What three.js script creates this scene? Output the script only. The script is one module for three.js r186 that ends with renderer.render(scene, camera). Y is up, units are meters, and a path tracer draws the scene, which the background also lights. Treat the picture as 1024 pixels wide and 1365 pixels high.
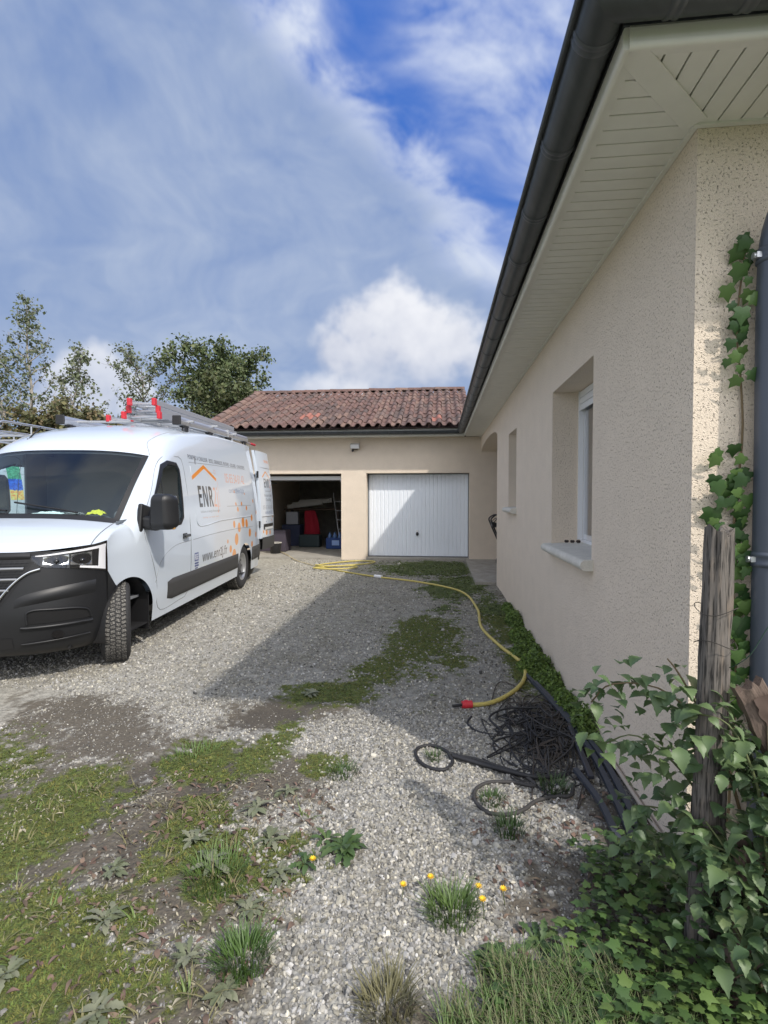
import * as THREE from 'three';
import { mergeGeometries, mergeVertices, toCreasedNormals } from 'three/addons/utils/BufferGeometryUtils.js';
import { RoundedBoxGeometry } from 'three/addons/geometries/RoundedBoxGeometry.js';

// ---------------------------------------------------------------- camera, sky, sun, exposure
const scene = new THREE.Scene();
const camera = new THREE.PerspectiveCamera(89.38, 768 / 1024, 0.05, 900);
camera.rotation.order = 'YXZ';
camera.position.set(0, 1.46, 0);
camera.rotation.y = THREE.MathUtils.degToRad(6.037);
camera.rotation.x = THREE.MathUtils.degToRad(-1.60);

const renderer = new THREE.WebGLRenderer({ antialias: true });
renderer.toneMapping = THREE.LinearToneMapping;
renderer.toneMappingExposure = 1.60;
renderer.shadowMap.enabled = true;
const SKY_GAIN = 0.71;                       // overall radiance of the cloudy sky
const SUN_DIR = new THREE.Vector3(0.74, 1.0, 0.70).normalize();
const sun = new THREE.DirectionalLight(new THREE.Color(1.0, 0.93, 0.84), 2.05);
sun.name = 'sun';
sun.position.copy(SUN_DIR).multiplyScalar(40).add(new THREE.Vector3(-2, 0, -7));
sun.target.position.set(-2, 0, -7);
sun.castShadow = true;
sun.shadow.radius = 2.5;
sun.shadow.mapSize.set(4096, 4096);
Object.assign(sun.shadow.camera, { left: -18, right: 18, top: 18, bottom: -18, near: 1, far: 90 });
scene.add(sun, sun.target);

// ---------------------------------------------------------------- numbers and noise
function rngOf(seed) { let a = seed >>> 0; return () => { a |= 0; a = a + 0x6D2B79F5 | 0; let t = Math.imul(a ^ a >>> 15, 1 | a); t = t + Math.imul(t ^ t >>> 7, 61 | t) ^ t; return ((t ^ t >>> 14) >>> 0) / 4294967296; }; }
const lerp = (a, b, t) => a + (b - a) * t;
const clamp = (x, a = 0, b = 1) => Math.min(b, Math.max(a, x));
const sstep = (a, b, x) => { const t = clamp((x - a) / (b - a)); return t * t * (3 - 2 * t); };
const PERM = new Uint8Array(512), GR = new Float32Array(256);
{ const r = rngOf(77), p = [...Array(256).keys()]; for (let i = 255; i > 0; i--) { const j = Math.floor(r() * (i + 1)); [p[i], p[j]] = [p[j], p[i]]; } for (let i = 0; i < 512; i++) PERM[i] = p[i & 255]; for (let i = 0; i < 256; i++) GR[i] = r() * 2 - 1; }
function noise2(x, y) {
  const xi = Math.floor(x), yi = Math.floor(y), fx = x - xi, fy = y - yi;
  const u = fx * fx * fx * (fx * (fx * 6 - 15) + 10), v = fy * fy * fy * (fy * (fy * 6 - 15) + 10);
  const X = xi & 255, Y = yi & 255, a = PERM[X] + Y, b = PERM[X + 1] + Y;
  const g = (h, dx, dy) => { const an = PERM[h] * 0.0245437; return Math.cos(an) * dx + Math.sin(an) * dy; };
  return 1.4 * lerp(lerp(g(a, fx, fy), g(b, fx - 1, fy), u), lerp(g(a + 1, fx, fy - 1), g(b + 1, fx - 1, fy - 1), u), v);
}
function fbm(x, y, o = 4, g = 0.5) { let s = 0, a = 1, n = 0; for (let i = 0; i < o; i++) { s += a * noise2(x, y); n += a; a *= g; x = x * 2.03 + 17.1; y = y * 2.03 + 5.7; } return s / n; }

// ---------------------------------------------------------------- sky (air and clouds by direction, brightened behind the viewer as fill light)
{
  const W = 2560, Hh = 1280, d = new Float32Array(W * Hh * 4);
  const out = [0, 0, 0];
  const mixTo = (c, t) => { out[0] = lerp(out[0], c[0], t); out[1] = lerp(out[1], c[1], t); out[2] = lerp(out[2], c[2], t); };
  const segDist = (px, py, pts) => { let best = 9; for (let i = 0; i + 1 < pts.length; i++) { const [ax, ay] = pts[i], [bx, by] = pts[i + 1]; const t = clamp(((px - ax) * (bx - ax) + (py - ay) * (by - ay)) / ((bx - ax) ** 2 + (by - ay) ** 2)); best = Math.min(best, Math.hypot(px - ax - t * (bx - ax), py - ay - t * (by - ay))); } return best; };
  // a cumulus: union of round puffs with a flat base, in tangent coordinates (gx to the right, gy up)
  const cumuli = [
    { c: [[-0.10, 0.345, 0.085], [-0.155, 0.33, 0.065], [-0.20, 0.29, 0.055], [-0.06, 0.30, 0.08], [-0.02, 0.33, 0.06], [0.03, 0.30, 0.07], [-0.13, 0.27, 0.09], [0.07, 0.27, 0.05], [-0.02, 0.26, 0.07]], base: 0.20, amp: 1 },
    { c: [[-0.71, 0.275, 0.045], [-0.66, 0.255, 0.05], [-0.75, 0.24, 0.06], [-0.62, 0.22, 0.05], [-0.70, 0.20, 0.08], [-0.78, 0.2, 0.07]], base: 0.05, amp: 0.40 },
    { c: [[-0.54, 0.29, 0.022], [-0.51, 0.285, 0.018], [-0.565, 0.28, 0.015]], base: 0.262, amp: 0.35 },
    { c: [[-0.24, 0.20, 0.05], [-0.17, 0.18, 0.05], [-0.30, 0.17, 0.04]], base: 0.08, amp: 0.45 },
  ];
  for (let j = 0; j < Hh; j++) {
    const el = ((j + 0.5) / Hh - 0.5) * Math.PI, y = Math.sin(el), ce = Math.cos(el);
    for (let i = 0; i < W; i++) {
      const az = ((i + 0.5) / W - 0.5) * 2 * Math.PI, x = ce * Math.cos(az), z = ce * Math.sin(az);
      const k = (j * W + i) * 4;
      if (y < -0.02) { d[k] = 0.20 * SKY_GAIN; d[k + 1] = 0.22 * SKY_GAIN; d[k + 2] = 0.22 * SKY_GAIN; d[k + 3] = 1; continue; }
      const yy = Math.max(y, 0);
      // clear air
      const h = Math.pow(1 - yy, 3.2);
      out[0] = lerp(0.016, 0.28, h); out[1] = lerp(0.118, 0.43, h); out[2] = lerp(0.50, 0.72, h);
      // cloud deck on a plane overhead
      const px = x / (yy + 0.22), pz = z / (yy + 0.22);
      const wx = fbm(px * 0.9 + 3, pz * 0.9, 4), wz = fbm(px * 0.9 + 40, pz * 0.9 + 9, 4);
      const n1 = fbm(px * 1.2 + wx * 0.9, pz * 1.2 + wz * 0.9, 6, 0.55), n2 = fbm(px * 3.1 + wx * 1.6 + 11, pz * 3.1 + wz * 1.6, 5, 0.55);
      let cover = sstep(-0.42, 0.30, n1 * 0.9 + n2 * 0.30 + 0.05);
      const front = z < -0.05 ? 1 : 0, gx = front ? x / -z : 0, gy = front ? y / -z : 0;
      let veil = 0.0, n3 = 0;
      if (front) {
        const fade = sstep(0.05, 0.35, -z);
        const wgx = gx + 0.06 * n2 + 0.05 * wx, wgy = gy + 0.06 * n1;
        // the long grey sheet on the left and its torn edge, running from the top of the view down to the right
        n3 = fbm((gx * 0.8 + gy * 0.6) * 15 + 3.5 * wx, (gy * 0.8 - gx * 0.6) * 8 + 3.5 * wz, 6, 0.6);
        const edge = lerp(-0.30, 0.10, sstep(1.05, 0.45, wgy)) + 0.07 * n2 + 0.07 * n3 + (wgy < 0.45 ? (0.45 - wgy) * 1.5 : 0);
        veil = sstep(edge + 0.04, edge - 0.16, wgx) * fade;
        const gap = sstep(0.15, 0.01, segDist(wgx, wgy, [[-0.12, 1.25], [-0.13, 0.86], [-0.03, 0.66], [0.09, 0.52], [0.12, 0.46]]) + 0.05 * n2) * fade;
        cover = lerp(cover, 0.40 + 0.45 * n2 + 0.25 * n1 + 0.55 * n3, fade);
        cover = Math.max(cover * (1 - gap * 0.80), veil * (0.82 + 0.20 * n2 + 0.14 * n1 + 0.12 * n3));
        const streak = sstep(0.10, 0.0, segDist(wgx, wgy, [[-0.16, 0.60], [-0.02, 0.50], [0.06, 0.44], [0.12, 0.40]])) * fade;
        cover = Math.max(cover, streak * (0.62 + 0.5 * n2 + 0.8 * n3));
        cover = Math.max(cover, sstep(0.42, 0.20, gy) * (0.74 + 0.12 * n1) * fade);
      }
      cover = clamp(cover);
      const body = 0.5 + 0.5 * clamp(n1 * 0.9 + n2 * 0.7 + n3 * 0.40 + 0.15, -1, 1);
      const grey = [lerp(0.195, 0.46, body), lerp(0.28, 0.53, body), lerp(0.43, 0.66, body)];
      const bk = sstep(-0.35, 0.75, z), thin = [lerp(0.76, 1.42, bk), lerp(0.81, 1.42, bk), lerp(0.89, 1.42, bk)];  // clouds brightened and whitened behind the viewer as unseen fill for the shade
      const g = lerp(front ? clamp(veil * 1.1) : 0.55, 0.2, bk);
      mixTo([lerp(thin[0], grey[0], g), lerp(thin[1], grey[1], g), lerp(thin[2], grey[2], g)], cover * 0.94);
      if (front) mixTo([0.82, 0.86, 0.92], clamp(3.2 * veil * (1 - veil) * (0.45 + 1.1 * n3 + 0.5 * n2)) * 0.6 * sstep(0.05, 0.35, -z));   // bright torn rim of the sheet
      if (front) for (const cu of cumuli) {
        let f = -1, hi = 0, wsum = 1e-6;
        const e1 = fbm(gx * 9 + 5, gy * 9, 5, 0.55), e2 = fbm(gx * 20 + 2, gy * 20 + 8, 4, 0.55);
        for (const [cx, cy, r] of cu.c) { const q = 1 - Math.hypot(gx - cx, (gy - cy) * 1.05) / r; f = Math.max(f, q); const w = Math.max(0, q + 0.35); hi += w * ((gy - cy) * 0.8 + (gx - cx) * 0.55) / r; wsum += w; }
        f += 0.55 * e1 + 0.34 * e2;
        const under = sstep(cu.base - 0.06, cu.base + 0.09, gy + 0.05 * e1);
        const m = sstep(-0.22, 0.55, f) * under;
        const li = clamp(0.66 + 0.45 * hi / wsum + 0.35 * e1 + 0.3 * e2);
        mixTo([lerp(0.42, 0.80, li), lerp(0.46, 0.81, li), lerp(0.58, 0.85, li)], m * lerp(0.5, 0.95, cu.amp));
      }
      // bright air round the sun, behind the viewer, strengthened to lift the shade
      const sd = Math.max(0, x * SUN_DIR.x + y * SUN_DIR.y + z * SUN_DIR.z), gl = 1.6 * Math.pow(sd, 10) + 0.65 * Math.pow(sd, 4);
      d[k] = (out[0] + gl) * SKY_GAIN; d[k + 1] = (out[1] + gl * 0.97) * SKY_GAIN; d[k + 2] = (out[2] + gl * 0.9) * SKY_GAIN; d[k + 3] = 1;
    }
  }
  const t = new THREE.DataTexture(d, W, Hh, THREE.RGBAFormat, THREE.FloatType);
  t.mapping = THREE.EquirectangularReflectionMapping; t.magFilter = t.minFilter = THREE.LinearFilter; t.needsUpdate = true;
  scene.background = t; scene.environment = t;
}

// ---------------------------------------------------------------- helpers
const taken = {};
function numbered(n) { if (!(n in taken)) { taken[n] = 0; return n; } return n + '_' + String(++taken[n]).padStart(3, '0'); }
function mesh(name, geo, m, parent) { const o = new THREE.Mesh(geo, m); o.name = name; o.castShadow = o.receiveShadow = true; if (parent) parent.add(o); return o; }
function tag(o, label, category, group) { o.userData.label = label; o.userData.category = category; if (group) o.userData.group = group; return o; }
function thing(name, label, category, pos = [0, 0, 0], turn = 0, group) { const o = new THREE.Group(); o.name = numbered(name); o.position.set(...pos); o.rotation.y = turn; scene.add(o); return tag(o, label, category, group); }
function solo(name, geo, m, label, category, group) { const o = mesh(numbered(name), geo, m); scene.add(o); return tag(o, label, category, group); }
function struct(name, geo, m) { const o = mesh(numbered(name), geo, m); o.userData.kind = 'structure'; scene.add(o); return o; }
const lin = (r, g, b) => new THREE.Color().setRGB(r, g, b);
function mat(r, g, b, rough = 0.8, o = {}) { return new THREE.MeshStandardMaterial({ color: lin(r, g, b), roughness: rough, side: THREE.DoubleSide, ...o }); }
function phys(r, g, b, rough, o = {}) { return new THREE.MeshPhysicalMaterial({ color: lin(r, g, b), roughness: rough, side: THREE.DoubleSide, ...o }); }
const V = (x, y, z) => new THREE.Vector3(x, y, z);
function box(x0, x1, y0, y1, z0, z1) { const g = new THREE.BoxGeometry(x1 - x0, y1 - y0, z1 - z0); g.translate((x0 + x1) / 2, (y0 + y1) / 2, (z0 + z1) / 2); return g; }
function rbox(w, h, d, r = 0.01, s = 2) { return new RoundedBoxGeometry(w, h, d, s, Math.min(r, w / 2.01, h / 2.01, d / 2.01)); }
function tube(pts, r, seg = 24, rs = 8, closed = false) { return new THREE.TubeGeometry(new THREE.CatmullRomCurve3(pts.map(p => p.isVector3 ? p : V(...p)), closed), seg, r, rs, closed); }
function bar(a, b, r, rs = 8) { const A = V(...a), B = V(...b), d = B.clone().sub(A), g = new THREE.CylinderGeometry(r, r, d.length(), rs); g.applyQuaternion(new THREE.Quaternion().setFromUnitVectors(V(0, 1, 0), d.normalize())); g.translate((A.x + B.x) / 2, (A.y + B.y) / 2, (A.z + B.z) / 2); return g; }
function join(list) { const l = list.map(g => { const q = g.index ? g.toNonIndexed() : g.clone(); for (const k of Object.keys(q.attributes)) if (!['position', 'normal', 'uv'].includes(k)) q.deleteAttribute(k); if (!q.attributes.uv) q.setAttribute('uv', new THREE.BufferAttribute(new Float32Array(q.attributes.position.count * 2), 2)); if (!q.attributes.normal) q.computeVertexNormals(); q.morphAttributes = {}; return q; }); return mergeGeometries(l, false); }
// uv in metres, chosen by the way a face points
function boxUV(geo, sc = 1) {
  const g = geo.index ? geo.toNonIndexed() : geo; const p = g.attributes.position, n = p.count, uv = new Float32Array(n * 2);
  const a = V(), b = V(), c = V();
  for (let i = 0; i < n; i += 3) {
    a.fromBufferAttribute(p, i); b.fromBufferAttribute(p, i + 1); c.fromBufferAttribute(p, i + 2);
    const nn = b.clone().sub(a).cross(c.clone().sub(a)); const ax = Math.abs(nn.x), ay = Math.abs(nn.y), az = Math.abs(nn.z);
    [a, b, c].forEach((q, k) => { const [u, v] = ax > ay && ax > az ? [q.z, q.y] : ay > az ? [q.x, q.z] : [q.x, q.y]; uv[(i + k) * 2] = u * sc; uv[(i + k) * 2 + 1] = v * sc; });
  }
  g.setAttribute('uv', new THREE.BufferAttribute(uv, 2)); return g;
}
// a quad grid from fn(i, j) -> [x, y, z] or null for a hole; (nu+1) x (nv+1) points
function grid(nu, nv, fn, keep, uvf) {
  const P = [], U = [], I = [];
  for (let i = 0; i <= nu; i++) for (let j = 0; j <= nv; j++) { const q = fn(i, j); P.push(...q); const w = uvf ? uvf(q, i, j) : [i / nu, j / nv]; U.push(w[0], w[1]); }
  for (let i = 0; i < nu; i++) for (let j = 0; j < nv; j++) { if (keep && !keep(i, j)) continue; const a = i * (nv + 1) + j, b = a + 1, c = a + nv + 1, e = c + 1; I.push(a, c, b, b, c, e); }
  const g = new THREE.BufferGeometry(); g.setAttribute('position', new THREE.Float32BufferAttribute(P, 3)); g.setAttribute('uv', new THREE.Float32BufferAttribute(U, 2)); g.setIndex(I); g.computeVertexNormals(); return g;
}
function extr(shape, depth, bevel = 0, steps = 12) { return new THREE.ExtrudeGeometry(shape, { depth, bevelEnabled: bevel > 0, bevelSize: bevel, bevelThickness: bevel, bevelSegments: 2, curveSegments: steps }); }
function poly(pts) { const s = new THREE.Shape(); pts.forEach(([x, y], i) => i ? s.lineTo(x, y) : s.moveTo(x, y)); s.closePath(); return s; }
function dataTex(W, H, fn, srgb = true, rep = true) { const d = new Uint8Array(W * H * 4); const c = [0, 0, 0]; for (let j = 0; j < H; j++) for (let i = 0; i < W; i++) { fn(i, j, c); const k = (j * W + i) * 4; d[k] = clamp(c[0]) * 255; d[k + 1] = clamp(c[1]) * 255; d[k + 2] = clamp(c[2]) * 255; d[k + 3] = 255; } const t = new THREE.DataTexture(d, W, H, THREE.RGBAFormat); t.wrapS = t.wrapT = rep ? THREE.RepeatWrapping : THREE.ClampToEdgeWrapping; t.magFilter = THREE.LinearFilter; t.minFilter = THREE.LinearMipmapLinearFilter; if (srgb) t.colorSpace = THREE.SRGBColorSpace; t.needsUpdate = true; return t; }
const toS = (v) => v <= 0.0031308 ? 12.92 * v : 1.055 * Math.pow(v, 1 / 2.4) - 0.055;
function rep(t, x, y) { const c = t.clone(); c.repeat.set(x, y === undefined ? x : y); c.needsUpdate = true; return c; }
// seamless noise on a W texture: gradient noise on a lattice that wraps, f cells across
function wrapNoise(x, y, P) {
  const xi = Math.floor(x), yi = Math.floor(y), fx = x - xi, fy = y - yi, x0 = ((xi % P) + P) % P, x1 = (x0 + 1) % P, y0 = ((yi % P) + P) % P, y1 = (y0 + 1) % P;
  const u = fx * fx * fx * (fx * (fx * 6 - 15) + 10), v = fy * fy * fy * (fy * (fy * 6 - 15) + 10);
  const g = (a, b, dx, dy) => { const an = PERM[(PERM[a & 255] + b + (a >> 8) * 57) & 511] * 0.0245437; return Math.cos(an) * dx + Math.sin(an) * dy; };
  return 1.4 * lerp(lerp(g(x0, y0, fx, fy), g(x1, y0, fx - 1, fy), u), lerp(g(x0, y1, fx, fy - 1), g(x1, y1, fx - 1, fy - 1), u), v);
}
function tileNoise(W, f, o = 4) { const n = new Float32Array(W * W); for (let j = 0; j < W; j++) for (let i = 0; i < W; i++) { let s = 0, a = 1, t = 0, P = f; for (let k = 0; k < o; k++) { s += a * wrapNoise(i / W * P + 0.37 * k, j / W * P + 0.71 * k, P); t += a; a *= 0.5; P *= 2; } n[j * W + i] = s / t; } return n; }

// ---------------------------------------------------------------- materials
const WT = 1024;
// roughcast render: trowelled plateaus with torn pits; 1 tile = 0.85 m
const rcF = tileNoise(WT, 210, 2), rcM = tileNoise(WT, 90, 2), rcL = tileNoise(WT, 4, 4);
const pit = i => { const a = rcM[i] * 0.75 + rcF[i] * 0.55; return sstep(-0.62, -0.26, a); };
const renderBump = dataTex(WT, WT, (i, j, c) => { const k = j * WT + i; c[0] = c[1] = c[2] = 0.25 + 0.6 * pit(k) + 0.16 * rcF[k]; }, false);
const renderCol = dataTex(WT, WT, (i, j, c) => { const k = j * WT + i, v = 1 + 0.06 * rcL[k] + 0.15 * rcF[k] + 0.10 * rcM[k], m = lerp(0.82, 1, pit(k)); c[0] = toS(0.755 * v * m); c[1] = toS(0.650 * v * m); c[2] = toS(0.528 * v * m); });
const M = {};
M.render = new THREE.MeshStandardMaterial({ map: rep(renderCol, 1 / 0.85), bumpMap: rep(renderBump, 1 / 0.85), bumpScale: 0.010, roughness: 0.95, side: THREE.DoubleSide });
const fineN = tileNoise(512, 40, 4), softN = tileNoise(512, 6, 5);
M.reveal = M.render;
const concCol = dataTex(512, 512, (i, j, c) => { const k = j * 512 + i, v = 1 + 0.35 * softN[k] + 0.25 * fineN[k]; c[0] = toS(0.33 * v); c[1] = toS(0.31 * v); c[2] = toS(0.27 * v); });
M.concrete = new THREE.MeshStandardMaterial({ map: rep(concCol, 0.8), bumpMap: rep(dataTex(512, 512, (i, j, c) => { c[0] = c[1] = c[2] = 0.5 + 0.5 * fineN[j * 512 + i]; }, false), 1.5), bumpScale: 0.004, roughness: 0.95, side: THREE.DoubleSide });
M.sill = new THREE.MeshStandardMaterial({ map: rep(dataTex(512, 512, (i, j, c) => { const k = j * 512 + i, v = 1 + 0.18 * softN[k] + 0.16 * fineN[k]; c[0] = toS(0.60 * v); c[1] = toS(0.58 * v); c[2] = toS(0.52 * v); }), 2), roughness: 0.85, side: THREE.DoubleSide });
const streakN = tileNoise(512, 10, 5);
M.soffit = new THREE.MeshStandardMaterial({ map: rep(dataTex(512, 512, (i, j, c) => { const k = j * 512 + i, v = 1 + 0.07 * softN[k] + 0.05 * streakN[k]; c[0] = toS(0.70 * v); c[1] = toS(0.69 * v); c[2] = toS(0.63 * v); }), 1.1), roughness: 0.45, side: THREE.DoubleSide });
M.zinc = new THREE.MeshStandardMaterial({ map: rep(dataTex(512, 512, (i, j, c) => { const k = j * 512 + i, v = 1 + 0.35 * softN[k] + 0.25 * streakN[k]; c[0] = toS(0.058 * v); c[1] = toS(0.065 * v); c[2] = toS(0.070 * v); }), 1.3), roughness: 0.42, metalness: 0.25, side: THREE.DoubleSide });
M.zincBand = mat(0.085, 0.092, 0.10, 0.4, { metalness: 0.4 });
M.pipe = new THREE.MeshStandardMaterial({ map: rep(dataTex(512, 512, (i, j, c) => { const k = j * 512 + i, v = 1 + 0.22 * softN[k] + 0.10 * streakN[k]; c[0] = toS(0.085 * v); c[1] = toS(0.098 * v); c[2] = toS(0.125 * v); }), 1.2), roughness: 0.4, metalness: 0.2, side: THREE.DoubleSide });
M.pvc = mat(0.78, 0.79, 0.80, 0.35);
M.glass = phys(1, 1, 1, 0.02, { transmission: 1, thickness: 0, ior: 1.5 });
M.dark = mat(0.03, 0.03, 0.032, 0.8);
M.curtain = mat(0.24, 0.27, 0.34, 0.9);
M.doorWhite = mat(0.82, 0.865, 0.92, 0.35);
M.rubber = new THREE.MeshStandardMaterial({ color: lin(0.03, 0.03, 0.032), roughness: 0.85, side: THREE.DoubleSide });
M.plasticBlack = mat(0.018, 0.018, 0.02, 0.5);
M.alu = mat(0.55, 0.56, 0.58, 0.36, { metalness: 0.8 });
M.aluDull = mat(0.42, 0.43, 0.45, 0.5, { metalness: 0.55 });
M.red = mat(0.55, 0.03, 0.045, 0.45);
M.tiles = [[0.158, 0.092, 0.077], [0.135, 0.080, 0.069], [0.115, 0.074, 0.066], [0.148, 0.100, 0.086], [0.190, 0.122, 0.098], [0.098, 0.070, 0.063]].map((c, q) => new THREE.MeshStandardMaterial({ map: dataTex(128, 128, (i, j, o) => { const k = (j * 4 % 512) * 512 + (i * 4 + q * 71) % 512, v = 1 + 0.55 * softN[k] + 0.45 * fineN[(j * 3 % 512) * 512 + i * 3], l = sstep(0.12, 0.4, streakN[k]); o[0] = toS(lerp(c[0] * v, 0.15, l * 0.5)); o[1] = toS(lerp(c[1] * v, 0.13, l * 0.5)); o[2] = toS(lerp(c[2] * v, 0.105, l * 0.5)); }), roughness: 0.9, side: THREE.DoubleSide }));
M.tileNew = mat(0.30, 0.125, 0.095, 0.9);
const barkTex = (r, g, b, con) => dataTex(256, 512, (i, j, c) => { const u = i / 256 * 2 * Math.PI, x = Math.cos(u) * 2.2, y = Math.sin(u) * 2.2; const n = fbm(x * 4 + 3, y * 4 + j / 512 * 1.5, 4), f = fbm(x * 13, y * 13 + j / 512 * 3.5, 4); const v = 1 + con * (n * 0.9 + f * 0.9); c[0] = toS(r * v); c[1] = toS(g * v); c[2] = toS(b * v); });

// ---------------------------------------------------------------- ground
// what covers the ground at a place: weights of moss / soil / litter; the rest is gravel
const blob = (x, z, cx, cz, rx, rz, a = 0) => { const c = Math.cos(a), s = Math.sin(a), dx = x - cx, dz = z - cz, u = (dx * c + dz * s) / rx, v = (-dx * s + dz * c) / rz; return 1 - Math.sqrt(u * u + v * v); };
const MOSS = [[-1.85, -2.15, 0.36, 0.55, 0.5], [-1.36, -2.76, 0.24, 0.30, 0.3], [-0.98, -2.95, 0.16, 0.42, 0.2], [-1.25, -1.45, 0.45, 0.35, 0.2], [-0.80, -3.80, 0.40, 0.24, 0], [-0.15, -5.4, 0.42, 1.3, 0.1], [-0.45, -4.4, 0.25, 0.5, 0.2], [0.0, -10.7, 1.3, 1.1, 0], [0.25, -8.4, 0.5, 1.0, 0.1], [0.72, -6.2, 0.22, 1.6, 0], [-1.05, -2.1, 0.22, 0.3, 0], [0.55, -9.2, 0.5, 0.5, 0], [-2.6, -2.3, 0.6, 0.5, 0], [-2.2, -1.4, 0.7, 0.6, 0], [0.8, -4.6, 0.2, 0.8, 0], [-0.62, -2.75, 0.12, 0.14, 0], [0.15, -4.6, 0.2, 0.3, 0], [-0.75, -1.95, 0.3, 0.22, 0]];
const SOIL = [[-1.95, -2.0, 1.30, 1.15, 0], [-2.0, -2.85, 0.8, 0.42, 0.25], [-1.25, -2.0, 0.5, 0.5, 0], [-0.85, -2.5, 0.22, 0.4, 0.2], [-1.05, -3.40, 0.55, 0.32, -0.5], [-1.62, -2.5, 0.30, 0.85, 0.45], [-1.15, -2.45, 0.30, 0.75, 0.1], [-2.35, -3.25, 0.7, 0.30, 0.35], [-1.0, -1.75, 0.4, 0.4, 0], [0.80, -3.3, 0.32, 0.7, 0], [0.62, -1.75, 0.36, 0.5, 0], [0.80, -2.4, 0.22, 0.5, 0], [-0.8, -3.75, 0.35, 0.25, 0], [-1.3, -1.3, 0.9, 0.5, 0], [0.6, -1.2, 0.8, 0.5, 0], [0.9, -5.5, 0.25, 2.4, 0], [-2.6, -1.8, 1.3, 1.0, 0]];
function coverAt(x, z) {
  const w = 0.62 * fbm(x * 2.1 + 5, z * 2.1, 3), w2 = 0.60 * fbm(x * 7.3, z * 7.3 + 4, 3), w3 = 0.50 * fbm(x * 23, z * 23 + 9, 2);
  let m = -1, s = -1;
  for (const b of MOSS) m = Math.max(m, blob(x, z, b[0], b[1], b[2], b[3], b[4]));
  for (const b of SOIL) s = Math.max(s, blob(x, z, b[0], b[1], b[2], b[3], b[4]));
  const moss = sstep(-0.10, 0.42, m + w + w2 + w3), soil = sstep(-0.18, 0.50, s + w + w2 + w3);
  const shadeSilt = clamp(sstep(-2.6, -1.2, x) * sstep(-3.0, -3.9, z) * (0.72 + 0.7 * w + 0.6 * w2 + 0.4 * w3));  // silt mask laid over the house shadow, whose shade goes into the colour
  return [moss, soil, w, w2, shadeSilt];
}
function rut(x, z) { // wheel tracks pressed into the wet soil
  const t = sstep(-3.9, -3.2, z) * sstep(-1.7, -2.1, z) * 0 + 1; let d = 0;
  for (const [x0, x1] of [[-1.15, -1.72], [-1.02, -1.22]]) { const k = clamp((z + 3.6) / 1.7); const c = lerp(x0, x1, k) + 0.02 * Math.sin(z * 3); d = Math.max(d, sstep(0.16, 0.07, Math.abs(x - c)) * sstep(-3.85, -3.4, z) * sstep(-1.75, -2.2, z)); }
  return d * t;
}
function groundY(x, z) { return 0.018 * fbm(x * 0.7, z * 0.7 + 2, 3) + 0.006 * fbm(x * 4, z * 4, 2) - 0.020 * rut(x, z); }
const GX0 = -11, GX1 = 5, GZ0 = -14.5, GZ1 = 1.5;
{
  const S = 2048, r = rngOf(5);
  const stoneN = tileNoise(1024, 120, 2);
  const map = dataTex(S, S, (i, j, c) => {
    const x = lerp(GX0, GX1, (i + 0.5) / S), z = lerp(GZ1, GZ0, (j + 0.5) / S);
    const [moss, soil, w, w2, shadeSilt] = coverAt(x, z);
    const rnd = r(), g = 0.72 + 0.55 * rnd + 0.5 * stoneN[(j % 1024) * 1024 + (i % 1024)];
    const tan = sstep(-4, -9, z) * 0.5 + sstep(-1.0, -3.0, x) * 0.5;
    let R = lerp(0.28, 0.345, tan) * g, G = lerp(0.275, 0.325, tan) * g, B = lerp(0.255, 0.27, tan) * g;
    const fines = sstep(-0.2, 0.45, w + w2 * 0.6) * 0.55;   // dust and fines between the stones
    R = lerp(R, 0.255 * g, fines); G = lerp(G, 0.235 * g, fines); B = lerp(B, 0.19 * g, fines);
    R = lerp(R, 0.125 * g, shadeSilt * 0.7); G = lerp(G, 0.118 * g, shadeSilt * 0.7); B = lerp(B, 0.085 * g, shadeSilt * 0.7);   // house shade put into the colour, with silt and algae between the stones
    const sv = 0.75 + 0.5 * r() + 0.5 * w2; const wet = rut(x, z); R = lerp(R, lerp(0.088, 0.060, wet) * sv, soil * 0.93); G = lerp(G, lerp(0.074, 0.050, wet) * sv, soil * 0.93); B = lerp(B, lerp(0.055, 0.038, wet) * sv, soil * 0.93);
    const mv = 0.65 + 0.7 * r() + 0.4 * w2; R = lerp(R, 0.088 * mv, moss * 0.88); G = lerp(G, 0.114 * mv, moss * 0.88); B = lerp(B, 0.022 * mv, moss * 0.88);
    c[0] = toS(R); c[1] = toS(G); c[2] = toS(B);
  }, true, false);
  const bump = rep(dataTex(1024, 1024, (i, j, c) => { c[0] = c[1] = c[2] = 0.5 + 0.42 * stoneN[j * 1024 + i] + 0.1 * (r() - 0.5); }, false), 8, 8);
  const N = 400;
  const g = grid(N, N, (i, j) => { const x = lerp(GX0, GX1, i / N), z = lerp(GZ1, GZ0, j / N); return [x, z < -12.12 ? -0.03 : groundY(x, z), z]; }, null, (q, i, j) => [i / N, j / N]);
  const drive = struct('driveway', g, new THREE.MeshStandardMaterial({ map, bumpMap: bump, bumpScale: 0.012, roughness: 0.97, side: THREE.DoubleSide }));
  drive.userData.label = 'gravel driveway with moss, bare soil and wheel tracks'; 
  const meadow = dataTex(512, 512, (i, j, c) => { const k = j * 512 + i, v = 1 + 0.5 * softN[k] + 0.6 * fineN[k]; c[0] = toS(0.085 * v); c[1] = toS(0.115 * v); c[2] = toS(0.04 * v); });
  const G2 = new THREE.PlaneGeometry(700, 700); G2.rotateX(-Math.PI / 2); G2.translate(0, -0.06, 0);
  const gr = struct('ground', G2, new THREE.MeshStandardMaterial({ map: rep(meadow, 350), roughness: 1, side: THREE.DoubleSide })); gr.userData.label = 'rough grass meadow around the driveway';
}
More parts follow.
